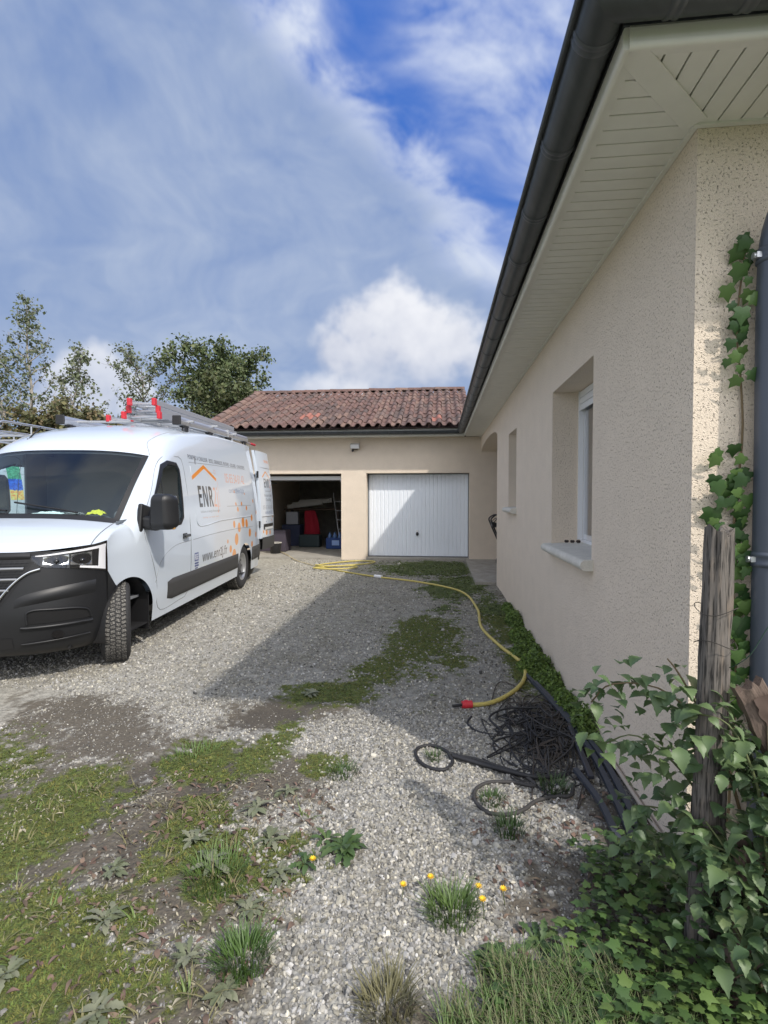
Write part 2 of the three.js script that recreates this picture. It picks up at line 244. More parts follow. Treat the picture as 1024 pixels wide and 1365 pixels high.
function instanced(name, geo, m, list, label) { // list of [Matrix4, Color|null]
  const o = new THREE.InstancedMesh(geo, m, list.length); list.forEach(([mx, c], i) => { o.setMatrixAt(i, mx); if (c) o.setColorAt(i, c); });
  o.name = numbered(name); o.castShadow = o.receiveShadow = true; o.userData.kind = 'stuff'; o.userData.label = label; scene.add(o); return o;
}
const _q = new THREE.Quaternion(), _e = new THREE.Euler();
const TRS = (x, y, z, rx, ry, rz, sx, sy, sz) => new THREE.Matrix4().compose(V(x, y, z), _q.setFromEuler(_e.set(rx, ry, rz)), V(sx, sy, sz)).clone();
// loose stones
{
  const r = rngOf(91), variants = [];
  for (let v = 0; v < 4; v++) { const g = new THREE.IcosahedronGeometry(1, 0); const q = mergeVertices((g.deleteAttribute('normal'), g.deleteAttribute('uv'), g)); const p = q.attributes.position; for (let i = 0; i < p.count; i++) { const f = 0.68 + 0.6 * r(); p.setXYZ(i, p.getX(i) * f, p.getY(i) * f * 0.7, p.getZ(i) * f); } const n = q.toNonIndexed(); n.computeVertexNormals(); variants.push(n); }
  const lists = [[], [], [], []];
  const bands = [ // x0 x1 z0 z1 per-m2 size
    [-1.9, 1.0, -2.3, -0.7, 10000, 0.0070], [-2.8, 1.0, -3.6, -2.3, 7500, 0.0071], [-5.0, 1.0, -5.6, -3.6, 3200, 0.0082], [-5.2, 1.0, -8.5, -5.6, 1500, 0.0090], [-3.3, 0.9, -11.9, -8.5, 700, 0.010]];
  for (const [x0, x1, z0, z1, den, size] of bands) {
    const n = (x1 - x0) * (z1 - z0) * den;
    for (let k = 0; k < n; k++) {
      const x = lerp(x0, x1, r()), z = lerp(z0, z1, r());
      if (x > 0.6 && z < -8.6) continue;
      const [moss, soil, w, , shadeSilt] = coverAt(x, z);
      const keep = (1 - 0.78 * moss) * (1 - 0.80 * soil) * (1 - 0.45 * rut(x, z)) * (z < -3.4 ? 0.7 + 0.4 * w : 1);
      if (r() > keep) continue;
      const s = size * (1 - 0.35 * soil) * (0.55 + 0.9 * Math.pow(r(), 1.6)) * (r() < 0.012 ? 1.9 : 1);
      if (r() < shadeSilt * 0.45) continue;
      const dirtShade = Math.max(soil * 0.6, shadeSilt * 0.5), b = (0.155 + 0.26 * r()) * (1 - 0.4 * dirtShade) + (r() < 0.12 * (1 - dirtShade) ? 0.20 : 0) - (r() < 0.15 ? 0.09 : 0), warm = r();  // stones dimmed by soil and by the painted house shade
      lists[Math.floor(r() * 4)].push([TRS(x, groundY(x, z) + s * 0.22, z, r() * 6, r() * 6, r() * 6, s * (0.75 + 0.6 * r()), s * (0.7 + 0.3 * r()), s * (0.75 + 0.6 * r())), lin(b * (1.0 + 0.08 * warm), b * (0.985 + 0.03 * warm), b * (0.96 - 0.13 * warm))]);
    }
  }
  const m = mat(1, 1, 1, 0.9);
  lists.forEach((l, i) => instanced('gravel', variants[i], m, l, 'loose grey and white crushed gravel over the driveway'));
}

// ---------------------------------------------------------------- house (long wing on the right)
function part(name, geo, m, t, parent) { let r = t; geo.translate(-r.position.x, -r.position.y, -r.position.z); return mesh(name, geo, m, parent || t); }
const zy = (shape, depth, x0) => { const g = extr(shape, depth); g.rotateY(Math.PI / 2); g.translate(x0, 0, 0); return g; }; // shape drawn in (-z, y), extruded along +x
const WX = 0.96, WZ = -2.09, GZ = -12.0, SOF = 2.85;
const house = thing('house', 'beige roughcast house wing with white boarded eaves, grey gutter and deep set windows', 'house', [WX, 0, WZ]);
{
  const s = new THREE.Shape();
  s.moveTo(2.09, -0.3); s.lineTo(8.73, -0.3); s.lineTo(8.73, 2.44);
  for (let i = 1; i <= 24; i++) { const a = Math.PI - i / 24 * Math.PI; s.lineTo(10.365 + Math.cos(a) * 1.635, 2.44 + 0.20 * Math.pow(Math.sin(a), 0.7)); }
  s.lineTo(12.0, SOF); s.lineTo(2.09, SOF); s.closePath();
  const hole = (a0, a1, y0, y1) => { const h = new THREE.Path(); h.moveTo(a0, y0); h.lineTo(a0, y1); h.lineTo(a1, y1); h.lineTo(a1, y0); h.closePath(); s.holes.push(h); };
  hole(3.38, 4.55, 1.02, 2.35); hole(6.60, 7.32, 1.28, 2.33);
  const gs = boxUV(zy(s, 0.34, WX));
  part('wall', gs, M.render, house);
  part('wall', boxUV(box(WX + 0.34, 6.5, -0.3, SOF, WZ - 0.3, WZ)), M.render, house);                 // end wall by the downpipe
  part('wall', boxUV(join([box(6.2, 6.5, -0.3, SOF, -18, WZ - 0.3), box(WX, 6.2, -0.3, SOF, -18, -17.7)])), M.render, house);
  part('wall', boxUV(join([box(WX + 0.34, 3.2, -0.3, SOF, -8.73, -8.5), box(3.2, 3.4, -0.3, SOF, -12, -8.5)])), M.reveal, house); // porch
  part('ceiling', box(WX, 6.4, SOF + 0.035, SOF + 0.08, -17.9, WZ - 0.05), mat(0.5, 0.48, 0.44, 0.9), house);
  part('floor', box(WX + 0.345, 6.2, -0.02, 0.05, -8.5, WZ - 0.31), mat(0.2, 0.16, 0.12, 0.6), house);
  // roof body (above eye level, seen only by its eaves)
  const e = 0.50, X0 = e, X1 = 6.96, Z0 = -1.625, Z1 = -18.3, yb = 2.975, yr = yb + 0.41 * (X1 - X0) / 2, xm = (X0 + X1) / 2, zr0 = Z0 - (X1 - X0) / 2, zr1 = Z1 + (X1 - X0) / 2;
  const q = [[X0, yb, Z0], [X1, yb, Z0], [X1, yb, Z1], [X0, yb, Z1], [xm, yr, zr0], [xm, yr, zr1]];
  const tri = [[0, 1, 4], [1, 2, 5], [1, 5, 4], [2, 3, 5], [3, 0, 4], [3, 4, 5], [0, 2, 1], [0, 3, 2]];
  const rg = new THREE.BufferGeometry(); rg.setAttribute('position', new THREE.Float32BufferAttribute(tri.flatMap(t => t.flatMap(k => q[k])), 3)); rg.computeVertexNormals();
  part('roof', boxUV(rg), M.tiles[1], house);
  // eaves: boards, edge trims, mitre strip
  const soff = part('soffit', box(0.58, WX, SOF + 0.026, SOF + 0.032, -11.99, -1.72), M.soffit, house);
  part('soffit', box(WX, 6.88, SOF + 0.026, SOF + 0.032, WZ, -1.72), M.soffit, house);
  const bw = 0.0795, r = rngOf(3);
  const uvb = (g, k) => { const b = boxUV(g); const u = b.attributes.uv; for (let i = 0; i < u.count; i++) u.setXY(i, u.getX(i) + k * 0.37, u.getY(i) + k * 0.61); return b; };
  const board = (x0, x1, z0, z1, k) => { const g = new RoundedBoxGeometry(x1 - x0, 0.020, z1 - z0, 1, 0.003); g.translate((x0 + x1) / 2, SOF + 0.009 + (r() - 0.5) * 0.0006, (z0 + z1) / 2); part('soffit_board', uvb(g, k), M.soffit, house, soff); };
  for (let k = 0; k < 128; k++) { const z1 = -1.765 - k * bw, z0 = z1 - bw + 0.0055; if (z0 < -11.97) break; const xm2 = Math.min(WX - 0.012, 0.57 + (-1.70 - z0) - 0.01); if (xm2 > 0.62) board(0.607, xm2, z0, z1, k); }
  for (let k = 0; k < 40; k++) { const x0 = 0.625 + k * bw, x1 = x0 + bw - 0.0055; const zm = Math.max(WZ + 0.012, -1.70 - (x1 - 0.57) + 0.01); if (zm < -1.76) { const g = new RoundedBoxGeometry(x1 - x0, 0.020, -1.742 - zm, 1, 0.003); g.translate((x0 + x1) / 2, SOF + 0.009, (zm - 1.742) / 2); part('soffit_board', uvb(g, k + 200), M.soffit, house, soff); } }
  const ms = rbox(0.50, 0.006, 0.085, 0.003); ms.rotateY(Math.PI / 4); ms.translate(0.765, SOF - 0.004, -1.895);
  part('mitre_strip', boxUV(ms), M.soffit, house);
  part('edge_trim', boxUV(join([box(0.576, 0.612, SOF - 0.006, SOF + 0.006, -11.62, -1.70), box(0.612, 6.9, SOF - 0.006, SOF + 0.006, -1.74, -1.70)])), M.soffit, house);
  part('edge_trim', boxUV(join([box(WX - 0.022, WX - 0.002, SOF - 0.010, SOF + 0.004, -11.98, WZ + 0.002), box(WX - 0.022, 6.4, SOF - 0.010, SOF + 0.004, WZ + 0.002, WZ + 0.022)])), M.soffit, house);
  // fascia with a rounded lower lip
  const fp = (len) => { const f = new THREE.Shape(); f.moveTo(0, 2.828); f.quadraticCurveTo(-0.018, 2.826, -0.020, 2.842); f.lineTo(-0.020, 2.885); f.lineTo(-0.014, 2.90); f.lineTo(-0.014, 3.0); f.lineTo(0, 3.0); f.closePath(); return extr(f, len); };
  const f1 = fp(9.93); f1.translate(0.576, 0, -11.62); part('fascia', boxUV(f1), M.soffit, house);
  const f2 = fp(6.3); f2.rotateY(Math.PI / 2); f2.translate(0.574, 0, -1.70); part('fascia', boxUV(f2), M.soffit, house);
}
// half-round gutter along a fascia: from s0 to s1 along dir, out = away from the wall; m0 / m1 = mitre factors at the ends
const OG = 0.071, YL = 2.928;
function gutterGeo(org, dir, out, len, m0, m1, R = 0.068, yl = YL) {
  const pts = []; const th = 0.004;
  for (let i = 0; i <= 14; i++) { const a = Math.PI + i / 14 * Math.PI; pts.push([OG + Math.cos(a) * R, yl + Math.sin(a) * R]); }
  for (let i = 0; i <= 6; i++) { const a = Math.PI * 1.0 - i / 6 * Math.PI * 1.7; pts.push([OG + R + 0.011 + Math.cos(a) * 0.011, yl + 0.002 + Math.sin(a) * 0.011]); }
  for (let i = 14; i >= 0; i--) { const a = Math.PI + i / 14 * Math.PI; pts.push([OG + Math.cos(a) * (R - th), yl + Math.sin(a) * (R - th)]); }
  const n = Math.max(2, Math.ceil(len / 0.5));
  return grid(n, pts.length - 1, (i, j) => { const [o, y] = pts[j]; const a = lerp(m0 * o, len + m1 * o, i / n); return [org[0] + dir[0] * a + out[0] * o, y, org[1] + dir[1] * a + out[1] * o]; }, null, (q, i, j) => [i / n * len, j * 0.012]);
}
function bandGeo(org, dir, out, at, w = 0.022, R = 0.0725, yl = YL) {
  const pts = []; for (let i = 0; i <= 14; i++) { const a = Math.PI * 0.97 + i / 14 * Math.PI * 1.06; pts.push([OG + Math.cos(a) * R, yl + Math.sin(a) * R]); }
  const rows = [[-w, 0.004], [-w * 0.8, 0], [-w * 0.25, 0.001], [0, 0.004], [w * 0.25, 0.001], [w * 0.8, 0], [w, 0.004]];
  return grid(rows.length - 1, 14, (i, j) => { const [da, sh] = rows[i]; const o = OG + (pts[j][0] - OG) * (1 - sh / R), y = yl + (pts[j][1] - yl) * (1 - sh / R); const a = at + da; return [org[0] + dir[0] * a + out[0] * o, y, org[1] + dir[1] * a + out[1] * o]; });
}
{
  part('gutter_gap_filler', join([box(0.5545, 0.5615, 2.893, 2.972, -11.62, -1.68), box(0.5615, 6.5, 2.893, 2.972, -1.688, -1.6805)]), M.zinc, house);  // added strip that stops sky light in the gap behind the gutter
  const g1 = part('gutter', gutterGeo([0.556, -1.68], [0, -1], [-1, 0], 9.90, -1, -1), M.zinc, house);
  for (let k = 0; k < 20; k++) part('gutter_joint', bandGeo([0.556, -1.68], [0, -1], [-1, 0], 0.05 + k * 0.5), M.zincBand, house, g1);
  const g2 = part('gutter', gutterGeo([0.556, -1.68], [1, 0], [0, 1], 6, -1, 0), M.zinc, house);
  for (let k = 0; k < 10; k++) part('gutter_joint', bandGeo([0.556, -1.68], [1, 0], [0, 1], 0.12 + k * 0.19 + (k % 2) * 0.01), M.zincBand, house, g2);
  // downpipe with swan neck and wall clips
  const dp = part('downpipe', tube([[1.196, -0.1, -2.02], [1.196, 0.8, -2.02], [1.196, 1.6, -2.02], [1.196, 2.30, -2.02], [1.198, 2.42, -2.0], [1.205, 2.62, -1.82], [1.205, 2.76, -1.65], [1.205, 2.88, -1.60]], 0.05, 80, 24), M.pipe, house);
  for (const y of [2.33, 1.235, 0.25]) { const c = new THREE.LatheGeometry([[0.051, -0.028], [0.057, -0.022], [0.057, -0.012], [0.0525, -0.008], [0.0525, 0.008], [0.057, 0.012], [0.057, 0.022], [0.051, 0.028]].map(p => new THREE.Vector2(...p)), 24); c.translate(1.196, y, -2.02); const bolt = join([box(1.130, 1.148, y - 0.010, y + 0.010, -2.035, -2.005), bar([1.130, y, -2.02], [1.123, y, -2.02], 0.012, 10)]); part('pipe_clip', c, M.pipe, house, dp); part('clip_bolt', bolt, M.alu, house, dp); }
}
// windows of the house wing
function houseWindow(z0, z1, y0, y1, split) {
  const xf = WX + 0.235, w = 0.024;
  const fr = part('window', join([box(xf, xf + 0.06, y0, y1, z0, z0 + w), box(xf, xf + 0.06, y0, y1, z1 - w, z1), box(xf, xf + 0.06, y0, y0 + w, z0 + w, z1 - w), box(xf, xf + 0.06, y1 - w, y1, z0 + w, z1 - w),
    ...(split ? [box(xf + 0.01, xf + 0.055, y0 + w, y1 - w, (z0 + z1) / 2 - 0.05, (z0 + z1) / 2 + 0.05)] : [])]), M.pvc, house);
  part('sash', join([box(xf + 0.026, xf + 0.045, y0 + w, y0 + w + 0.04, z0 + w, z1 - w), box(xf + 0.022, xf + 0.045, y0 + w, y1 - w, z0 + w, z0 + w + 0.022), box(xf + 0.022, xf + 0.045, y0 + w, y1 - w, z1 - w - 0.022, z1 - w)]), M.pvc, house, fr);
  part('pane', box(xf + 0.014, xf + 0.018, y0 + w, y1 - w, z0 + w, z1 - w), M.glass, house, fr);
  const cg = grid(90, 2, (i, j) => [xf + 0.16 + 0.03 * Math.sin(i * 0.9) + 0.012 * Math.sin(i * 2.3), lerp(y0 - 0.1, y1, j / 2), lerp(z0 - 0.1, z1 + 0.1, i / 90)]);
  part('curtain', cg, M.curtain, house, fr);
  // rolled shutter: two slats under the lintel and the side guides
  for (let k = 0; k < 3; k++) { const s = rbox(0.014, 0.05, z1 - z0 - 0.02, 0.005); s.translate(xf - 0.012, y1 - 0.03 - k * 0.053, (z0 + z1) / 2); part('shutter_slat', s, M.pvc, house, fr); }
  part('shutter_guide', join([box(xf - 0.022, xf, y0 + 0.02, y1, z0, z0 + 0.022), box(xf - 0.028, xf, y0 + 0.02, y1, z1 - 0.03, z1)]), M.pvc, house, fr);
  const sp = new THREE.Shape(); sp.moveTo(WX + 0.235, y0 - 0.0); sp.lineTo(WX - 0.045, y0 - 0.018); sp.absarc(WX - 0.045, y0 - 0.052, 0.034, Math.PI / 2, Math.PI * 1.5, false); sp.lineTo(WX + 0.003, y0 - 0.086); sp.lineTo(WX + 0.003, y0 - 0.10); sp.lineTo(WX + 0.235, y0 - 0.10); sp.closePath();
  const sg = extr(sp, z1 - z0 + 0.085); sg.translate(0, 0, z0 - 0.045);
  part('window_sill', boxUV(sg), M.sill, house);
}
houseWindow(-4.55, -3.38, 1.085, 2.35, false);
houseWindow(-7.32, -6.60, 1.345, 2.33, false);

// porch slab under the arch
struct('porch_slab', boxUV(box(0.62, 3.2, -0.1, 0.045, -11.99, -8.75)), M.concrete);

// ---------------------------------------------------------------- garage wing across the end of the drive
const garage = thing('garage', 'beige rendered garage wing with red canal tile roof, one open and one closed bay', 'garage', [-2, 0, GZ]);
const ROOF = { z0: -11.40, y0: 3.035, sl: 0.41, x0: -5.30, x1: 0.72, zr: -15.0 };
{
  const s = new THREE.Shape();
  s.moveTo(-5.0, -0.3); s.lineTo(-4.68, -0.3); s.lineTo(-4.68, 2.025); s.lineTo(-2.28, 2.025); s.lineTo(-2.28, -0.3); s.lineTo(-1.685, -0.3); s.lineTo(-1.685, 2.03); s.lineTo(0.70, 2.03); s.lineTo(0.70, -0.3); s.lineTo(3.3, -0.3); s.lineTo(3.3, SOF); s.lineTo(-5.0, SOF); s.closePath();
  const g = extr(s, 0.33); g.translate(0, 0, GZ - 0.33); part('wall', boxUV(g), M.render, garage);
  const gs = zy(poly([[12.22, -0.3], [17.8, -0.3], [17.8, 2.85], [17.8, 3.10], [15.0, 4.20], [12.22, 3.13]]), 0.2, -5.0); part('wall', boxUV(gs), M.render, garage);
  const inner = M.concrete;
  part('inner_wall', boxUV(join([box(-4.8, 3.3, -0.1, 2.84, -17.8, -17.6), box(0.9, 0.955, -0.1, 2.84, -17.6, -12.34)])), inner, garage);
  part('ceiling', boxUV(box(-4.8, 0.9, 2.55, 2.6, -17.6, -12.335)), M.concrete, garage);
  part('floor', boxUV(box(-4.8, 0.9, -0.1, 0.05, -17.6, -12.008)), M.concrete, garage);
  // eaves
  part('soffit', box(-5.3, 0.575, SOF, SOF + 0.012, -12.0, -11.6), M.soffit, garage);
  const f = new THREE.Shape(); f.moveTo(0, 2.828); f.quadraticCurveTo(-0.018, 2.826, -0.020, 2.842); f.lineTo(-0.020, 2.885); f.lineTo(-0.014, 2.90); f.lineTo(-0.014, 3.0); f.lineTo(0, 3.0); f.closePath();
  const fg = extr(f, 5.86); fg.rotateY(Math.PI / 2); fg.translate(-5.305, 0, -11.6); part('fascia', boxUV(fg), M.soffit, garage);
  const gg = part('gutter', gutterGeo([-5.3, -11.58], [1, 0], [0, 1], 5.86, 0, -1), M.zinc, garage);
  for (let k = 0; k < 12; k++) part('gutter_joint', bandGeo([-5.3, -11.58], [1, 0], [0, 1], 0.2 + k * 0.5, 0.012), M.zincBand, garage, gg);
  // roof: bed, then canal tiles one by one
  const { z0, y0, sl, x0, x1, zr } = ROOF, L = Math.hypot(1, sl), slope = (z0 - zr) * L, pitch = Math.atan(sl);
  const bed = new THREE.Shape(); bed.moveTo(11.45, 2.995); bed.lineTo(15.0, 2.995 + 3.55 * sl); bed.lineTo(18.5, 2.995); bed.closePath();
  const roof = part('roof', boxUV(zy(bed, x1 - x0 - 0.02, x0 + 0.01)), M.tiles[2], garage);
  const pw = 0.2235, tl = 0.44, ex = 0.365, cols = Math.round((x1 - x0) / pw), rows = Math.floor(slope / ex) + 1;
  const prof = [[-0.112, 0.030], [-0.095, 0.004], [-0.055, -0.006], [-0.020, 0.006], [0.0, 0.034], [0.022, 0.061], [0.055, 0.072], [0.088, 0.060], [0.112, 0.030]];
  const tileGeo = (() => {
    const top = grid(prof.length - 1, 2, (i, j) => { const k = 1 - 0.06 * j / 2; return [prof[i][0] * k, prof[i][1] + 0.018 * (1 - j / 2), -j / 2 * tl]; }, null, (q, i, j) => [i / 8, j / 2]);
    const lip = grid(prof.length - 1, 1, (i, j) => [prof[i][0], prof[i][1] + 0.018 - j * 0.016, 0]); return join([top, lip]);
  })();
  const rr = rngOf(12); let count = 0; const rest = [];
  const R0 = new THREE.Euler(pitch, 0, 0);
  for (let row = 0; row < rows; row++) for (let c = 0; c < cols; c++) {
    const d = row * ex - 0.02, x = x0 + (c + 0.5) * pw, z = z0 - d / L, y = y0 + d / L * sl;
    if (z < zr + 0.12) continue;
    const nu = (row === 2 && (c === 9 || c === 10)) || (row === 3 && c === 11 && false) || (row === 1 && c === 23);
    const q = rr(); let mm = M.tiles[q < 0.26 ? 0 : q < 0.48 ? 1 : q < 0.68 ? 2 : q < 0.84 ? 3 : q < 0.92 ? 4 : 5]; if (nu) mm = M.tileNew; if (c === 0) mm = M.tiles[4];
    const o = mesh('tile', tileGeo, mm, roof);
    o.position.set(x + (rr() - 0.5) * 0.012 - garage.position.x, y + (rr() - 0.5) * 0.008, z + (rr() - 0.5) * 0.03 - garage.position.z);
    o.rotation.set(pitch + (rr() - 0.5) * 0.02, (rr() - 0.5) * 0.05, (rr() - 0.5) * 0.05); count++;
  }
  const rt = grid(10, 1, (i, j) => { const a = Math.PI * (i / 10); return [-j * 0.46, Math.sin(a) * 0.085 * (1 + 0.12 * j), Math.cos(a) * 0.11 * (1 + 0.12 * j)]; });
  for (let k = 0; k < 16; k++) { const o = mesh('ridge_tile', rt, M.tiles[Math.floor(rr() * 5)], roof); o.position.set(x1 - k * 0.38 - garage.position.x, 3.025 + (z0 - zr) * sl + 0.03 + (rr() - 0.5) * 0.015, zr - garage.position.z); o.rotation.z = (rr() - 0.5) * 0.03; }
  const vt = grid(8, 1, (i, j) => { const a = Math.PI * (i / 8); return [Math.cos(a) * 0.10, Math.sin(a) * 0.08 + 0.02 * (1 - j), -j * 0.44]; });
  for (let k = 0; k < 10; k++) { const d = k * 0.38 - 0.02; const o = mesh('verge_tile', vt, M.tiles[[4, 0, 3][k % 3]], roof); o.position.set(x0 - 0.03 - garage.position.x, y0 + 0.03 + d / L * sl, z0 - d / L - garage.position.z); o.rotation.set(pitch, 0, (rr() - 0.5) * 0.05); }
  // closed up-and-over door with vertical ribs
  const n = 26, w = 2.365 / n, pr = []; const dx0 = -1.675;
  for (let k = 0; k < n; k++) { const a = dx0 + k * w; pr.push([a, 0], [a + w * 0.10, -0.012], [a + w * 0.22, -0.012], [a + w * 0.30, 0], [a + w * 0.62, 0], [a + w * 0.66, -0.004], [a + w * 0.70, 0]); }
  pr.push([dx0 + 2.365, 0]);
  const dg = []; for (let i = 0; i + 1 < pr.length; i++) { const [a, da] = pr[i], [b, db] = pr[i + 1]; const q = new THREE.BufferGeometry(); const zz = GZ - 0.275; q.setAttribute('position', new THREE.Float32BufferAttribute([a, 0.075, zz + da, b, 0.075, zz + db, b, 2.005, zz + db, a, 0.075, zz + da, b, 2.005, zz + db, a, 2.005, zz + da], 3)); q.computeVertexNormals(); dg.push(q); }
  const door = part('garage_door', join(dg), M.doorWhite, garage);
  part('door_frame', join([box(-1.684, -1.664, 0.05, 2.029, GZ - 0.31, GZ - 0.245), box(0.679, 0.699, 0.05, 2.029, GZ - 0.31, GZ - 0.245), box(-1.664, 0.679, 2.006, 2.029, GZ - 0.31, GZ - 0.245), box(-1.664, 0.679, 0.052, 0.075, GZ - 0.31, GZ - 0.25)]), mat(0.16, 0.17, 0.18, 0.5, { metalness: 0.5 }), garage, door);
  const kn = new THREE.SphereGeometry(0.035, 14, 10); kn.scale(1, 1.25, 0.8); kn.translate(-0.505, 0.60, GZ - 0.245); part('handle', kn, M.plasticBlack, garage, door);
  part('lock_plate', join([(() => { const g = rbox(0.05, 0.13, 0.008, 0.004); g.translate(-0.505, 0.625, GZ - 0.268); return g; })()]), M.pvc, garage, door);
  // raised door of the open bay
  part('raised_garage_door', join([box(-4.66, -2.30, 1.93, 1.975, -14.5, -12.34), box(-4.66, -2.30, 1.885, 1.93, -12.4, -12.34)]), M.doorWhite, garage);
  part('door_track', join([bar([-4.62, 1.86, -12.2], [-4.62, 1.86, -14.4], 0.02), bar([-2.33, 1.86, -12.2], [-2.33, 1.86, -14.4], 0.02)]), M.aluDull, garage);
  part('door_sill', boxUV(join([box(-4.67, -2.29, -0.1, 0.047, -12.007, -11.93), box(-1.68, 0.69, -0.1, 0.046, -12.007, -11.965)])), M.concrete, garage);
}
{ // small floodlight with sensor under the eave (off)
  const t = thing('wall_floodlight', 'small unlit grey floodlight fixed on the garage wall between the two bays', 'wall lamp', [-1.93, 2.60, GZ]);
  const h = rbox(0.22, 0.12, 0.09, 0.02); h.rotateX(0.35); h.translate(0, 0.05, 0.12); mesh('housing', h, mat(0.45, 0.44, 0.42, 0.5), t);
  mesh('bracket', join([rbox(0.09, 0.09, 0.03, 0.01).translate(0, 0.02, 0.018), bar([0, 0.02, 0.02], [0, 0.04, 0.1], 0.018)]), M.plasticBlack, t);
  const sg = new THREE.SphereGeometry(0.032, 12, 8); sg.translate(-0.06, -0.05, 0.09); mesh('sensor', join([sg, bar([-0.06, -0.05, 0.08], [-0.04, 0.03, 0.08], 0.012)]), M.plasticBlack, t);
  const ln = rbox(0.19, 0.09, 0.006, 0.003); ln.rotateX(0.35); ln.translate(0, 0.036, 0.166); mesh('lens', ln, phys(0.7, 0.7, 0.7, 0.1), t);
}

// ---------------------------------------------------------------- white panel van (local axes: +x its left side, +y up, -z towards its tail)
const VL = 5.5;
// centre-line knots: s (back from the nose), y, a (half width at the edge), ds (how far the edge sits back), dy (how far it drops)
const KN = [
  [0.07, 1.035, 0.955, 0.50, -0.05], [0.15, 1.10, 0.950, 0.47, -0.02], [0.42, 1.20, 0.930, 0.30, 0.03], [0.74, 1.275, 0.895, 0.18, 0.055], [0.84, 1.295, 0.885, 0.16, 0.06],
  [1.20, 1.65, 0.870, 0.15, 0.055], [1.54, 1.945, 0.845, 0.15, 0.055], [1.74, 2.095, 0.810, 0.10, 0.07], [2.10, 2.235, 0.82, 0.04, 0.085], [2.60, 2.345, 0.835, 0.0, 0.105], [3.60, 2.44, 0.845, 0.0, 0.11], [5.30, 2.47, 0.845, 0.0, 0.10], [5.50, 2.43, 0.84, 0.0, 0.09]];
const cr = (p0, p1, p2, p3, t) => { const m1 = (p2 - p0) / 2, m2 = (p3 - p1) / 2, t2 = t * t, t3 = t2 * t; return (2 * t3 - 3 * t2 + 1) * p1 + (t3 - 2 * t2 + t) * m1 + (-2 * t3 + 3 * t2) * p2 + (t3 - t2) * m2; };
function knot(t) { const n = KN.length - 1, i = Math.min(n - 1, Math.floor(t)), f = t - i, K = k => KN[clamp(k, 0, n)]; // monotone enough: limit tangents
  return [0, 1, 2, 3, 4].map(c => { const a = K(i - 1)[c], b = K(i)[c], d = K(i + 1)[c], e = K(i + 2)[c]; const v = cr(a, b, d, e, f); return clamp(v, Math.min(b, d) - 0.01, Math.max(b, d) + 0.01); }); }
const edgeS = t => { const k = knot(t); return k[0] + k[3]; };
function tOfEdge(s) { let a = 0, b = KN.length - 1; for (let i = 0; i < 40; i++) { const m = (a + b) / 2; if (edgeS(m) < s) a = m; else b = m; } return (a + b) / 2; }
const halfW = s => lerp(0.958, 1.03, sstep(0.52, 1.25, s)) - 0.02 * sstep(5.1, 5.5, s);
const tumble = y => y < 0.55 ? -0.03 * sstep(0.55, 0.2, y) : y < 1.2 ? -0.012 * sstep(0.95, 1.2, y) : -0.012 - 0.16 * Math.pow((y - 1.2) / 1.1, 1.45);
const topCache = new Map();
function topAt(s) { const key = Math.round(s * 2000); if (!topCache.has(key)) { const k = knot(tOfEdge(s)); topCache.set(key, [k[2], k[1] - k[4]]); } return topCache.get(key); }
function sideA(s, y) { const [ae, ye] = topAt(s), b = halfW(s) + tumble(y), k = clamp((y - (ye - 0.20)) / 0.20); return Math.min(b, lerp(b, Math.min(ae, b), 1 - Math.sqrt(1 - Math.min(k * k, 1)))); }
const sill = s => { let y = 0.25; for (const [c, R] of [[0.87, 0.395], [4.524, 0.385]]) { const d = Math.abs(s - c); if (d < R) y = Math.max(y, 0.345 + Math.sqrt(R * R - d * d)); } return y; };
const onSide = (s, y, off = 0) => [sideA(s, y) + off, y, -s];
// nose: bumper and grille face below the bonnet edge; rows by height
const NOSE = [[0.20, 0.20, 0.84, 0.48], [0.27, 0.06, 0.90, 0.53], [0.38, 0.02, 0.945, 0.56], [0.55, 0.0, 0.962, 0.585], [0.75, 0.015, 0.962, 0.585], [0.90, 0.035, 0.953, 0.56], [1.045, 0.068, 0.953, 0.51]];
function noseRow(y) { let i = 0; while (i < NOSE.length - 2 && NOSE[i + 1][0] < y) i++; const f = clamp((y - NOSE[i][0]) / (NOSE[i + 1][0] - NOSE[i][0])), K = k => NOSE[clamp(k, 0, NOSE.length - 1)]; return [1, 2, 3].map(c => cr(K(i - 1)[c], K(i)[c], K(i + 1)[c], K(i + 2)[c], f)); }
const wrap = u => 1 - Math.pow(1 - Math.pow(Math.min(1, Math.abs(u)), 2.7), 1 / 1.9);
function onNose(a, y, off = 0) { const [s, A, ds] = noseRow(y), u = clamp(a / A, -1, 1); return [a * (1 + off * 0.6), y, -(s + ds * wrap(u)) + off]; }

const vanPaint = phys(0.575, 0.635, 0.705, 0.30, { clearcoat: 1.0, clearcoatRoughness: 0.04 });
function sideCanvas(draw) { const c = document.createElement('canvas'); c.width = 2048; c.height = 1024; const g = c.getContext('2d'); g.fillStyle = '#c8d1db'; g.fillRect(0, 0, 2048, 1024); draw(g); const t = new THREE.CanvasTexture(c); t.colorSpace = THREE.SRGBColorSpace; t.wrapS = t.wrapT = THREE.ClampToEdgeWrapping; t.anisotropy = 8; return t; }
const SX = s => s / 5.6 * 2048, SY = y => (2.5 - y) / 2.3 * 1024;
function fitText(g, str, s, y, w, h, font, color) { g.save(); g.font = font + ' 100px sans-serif'; const m = g.measureText(str).width; g.translate(SX(s), SY(y)); g.scale((SX(w)) / m, (SY(0) - SY(h)) / 72); g.fillStyle = color; g.textBaseline = 'alphabetic'; g.fillText(str, 0, 0); g.restore(); }
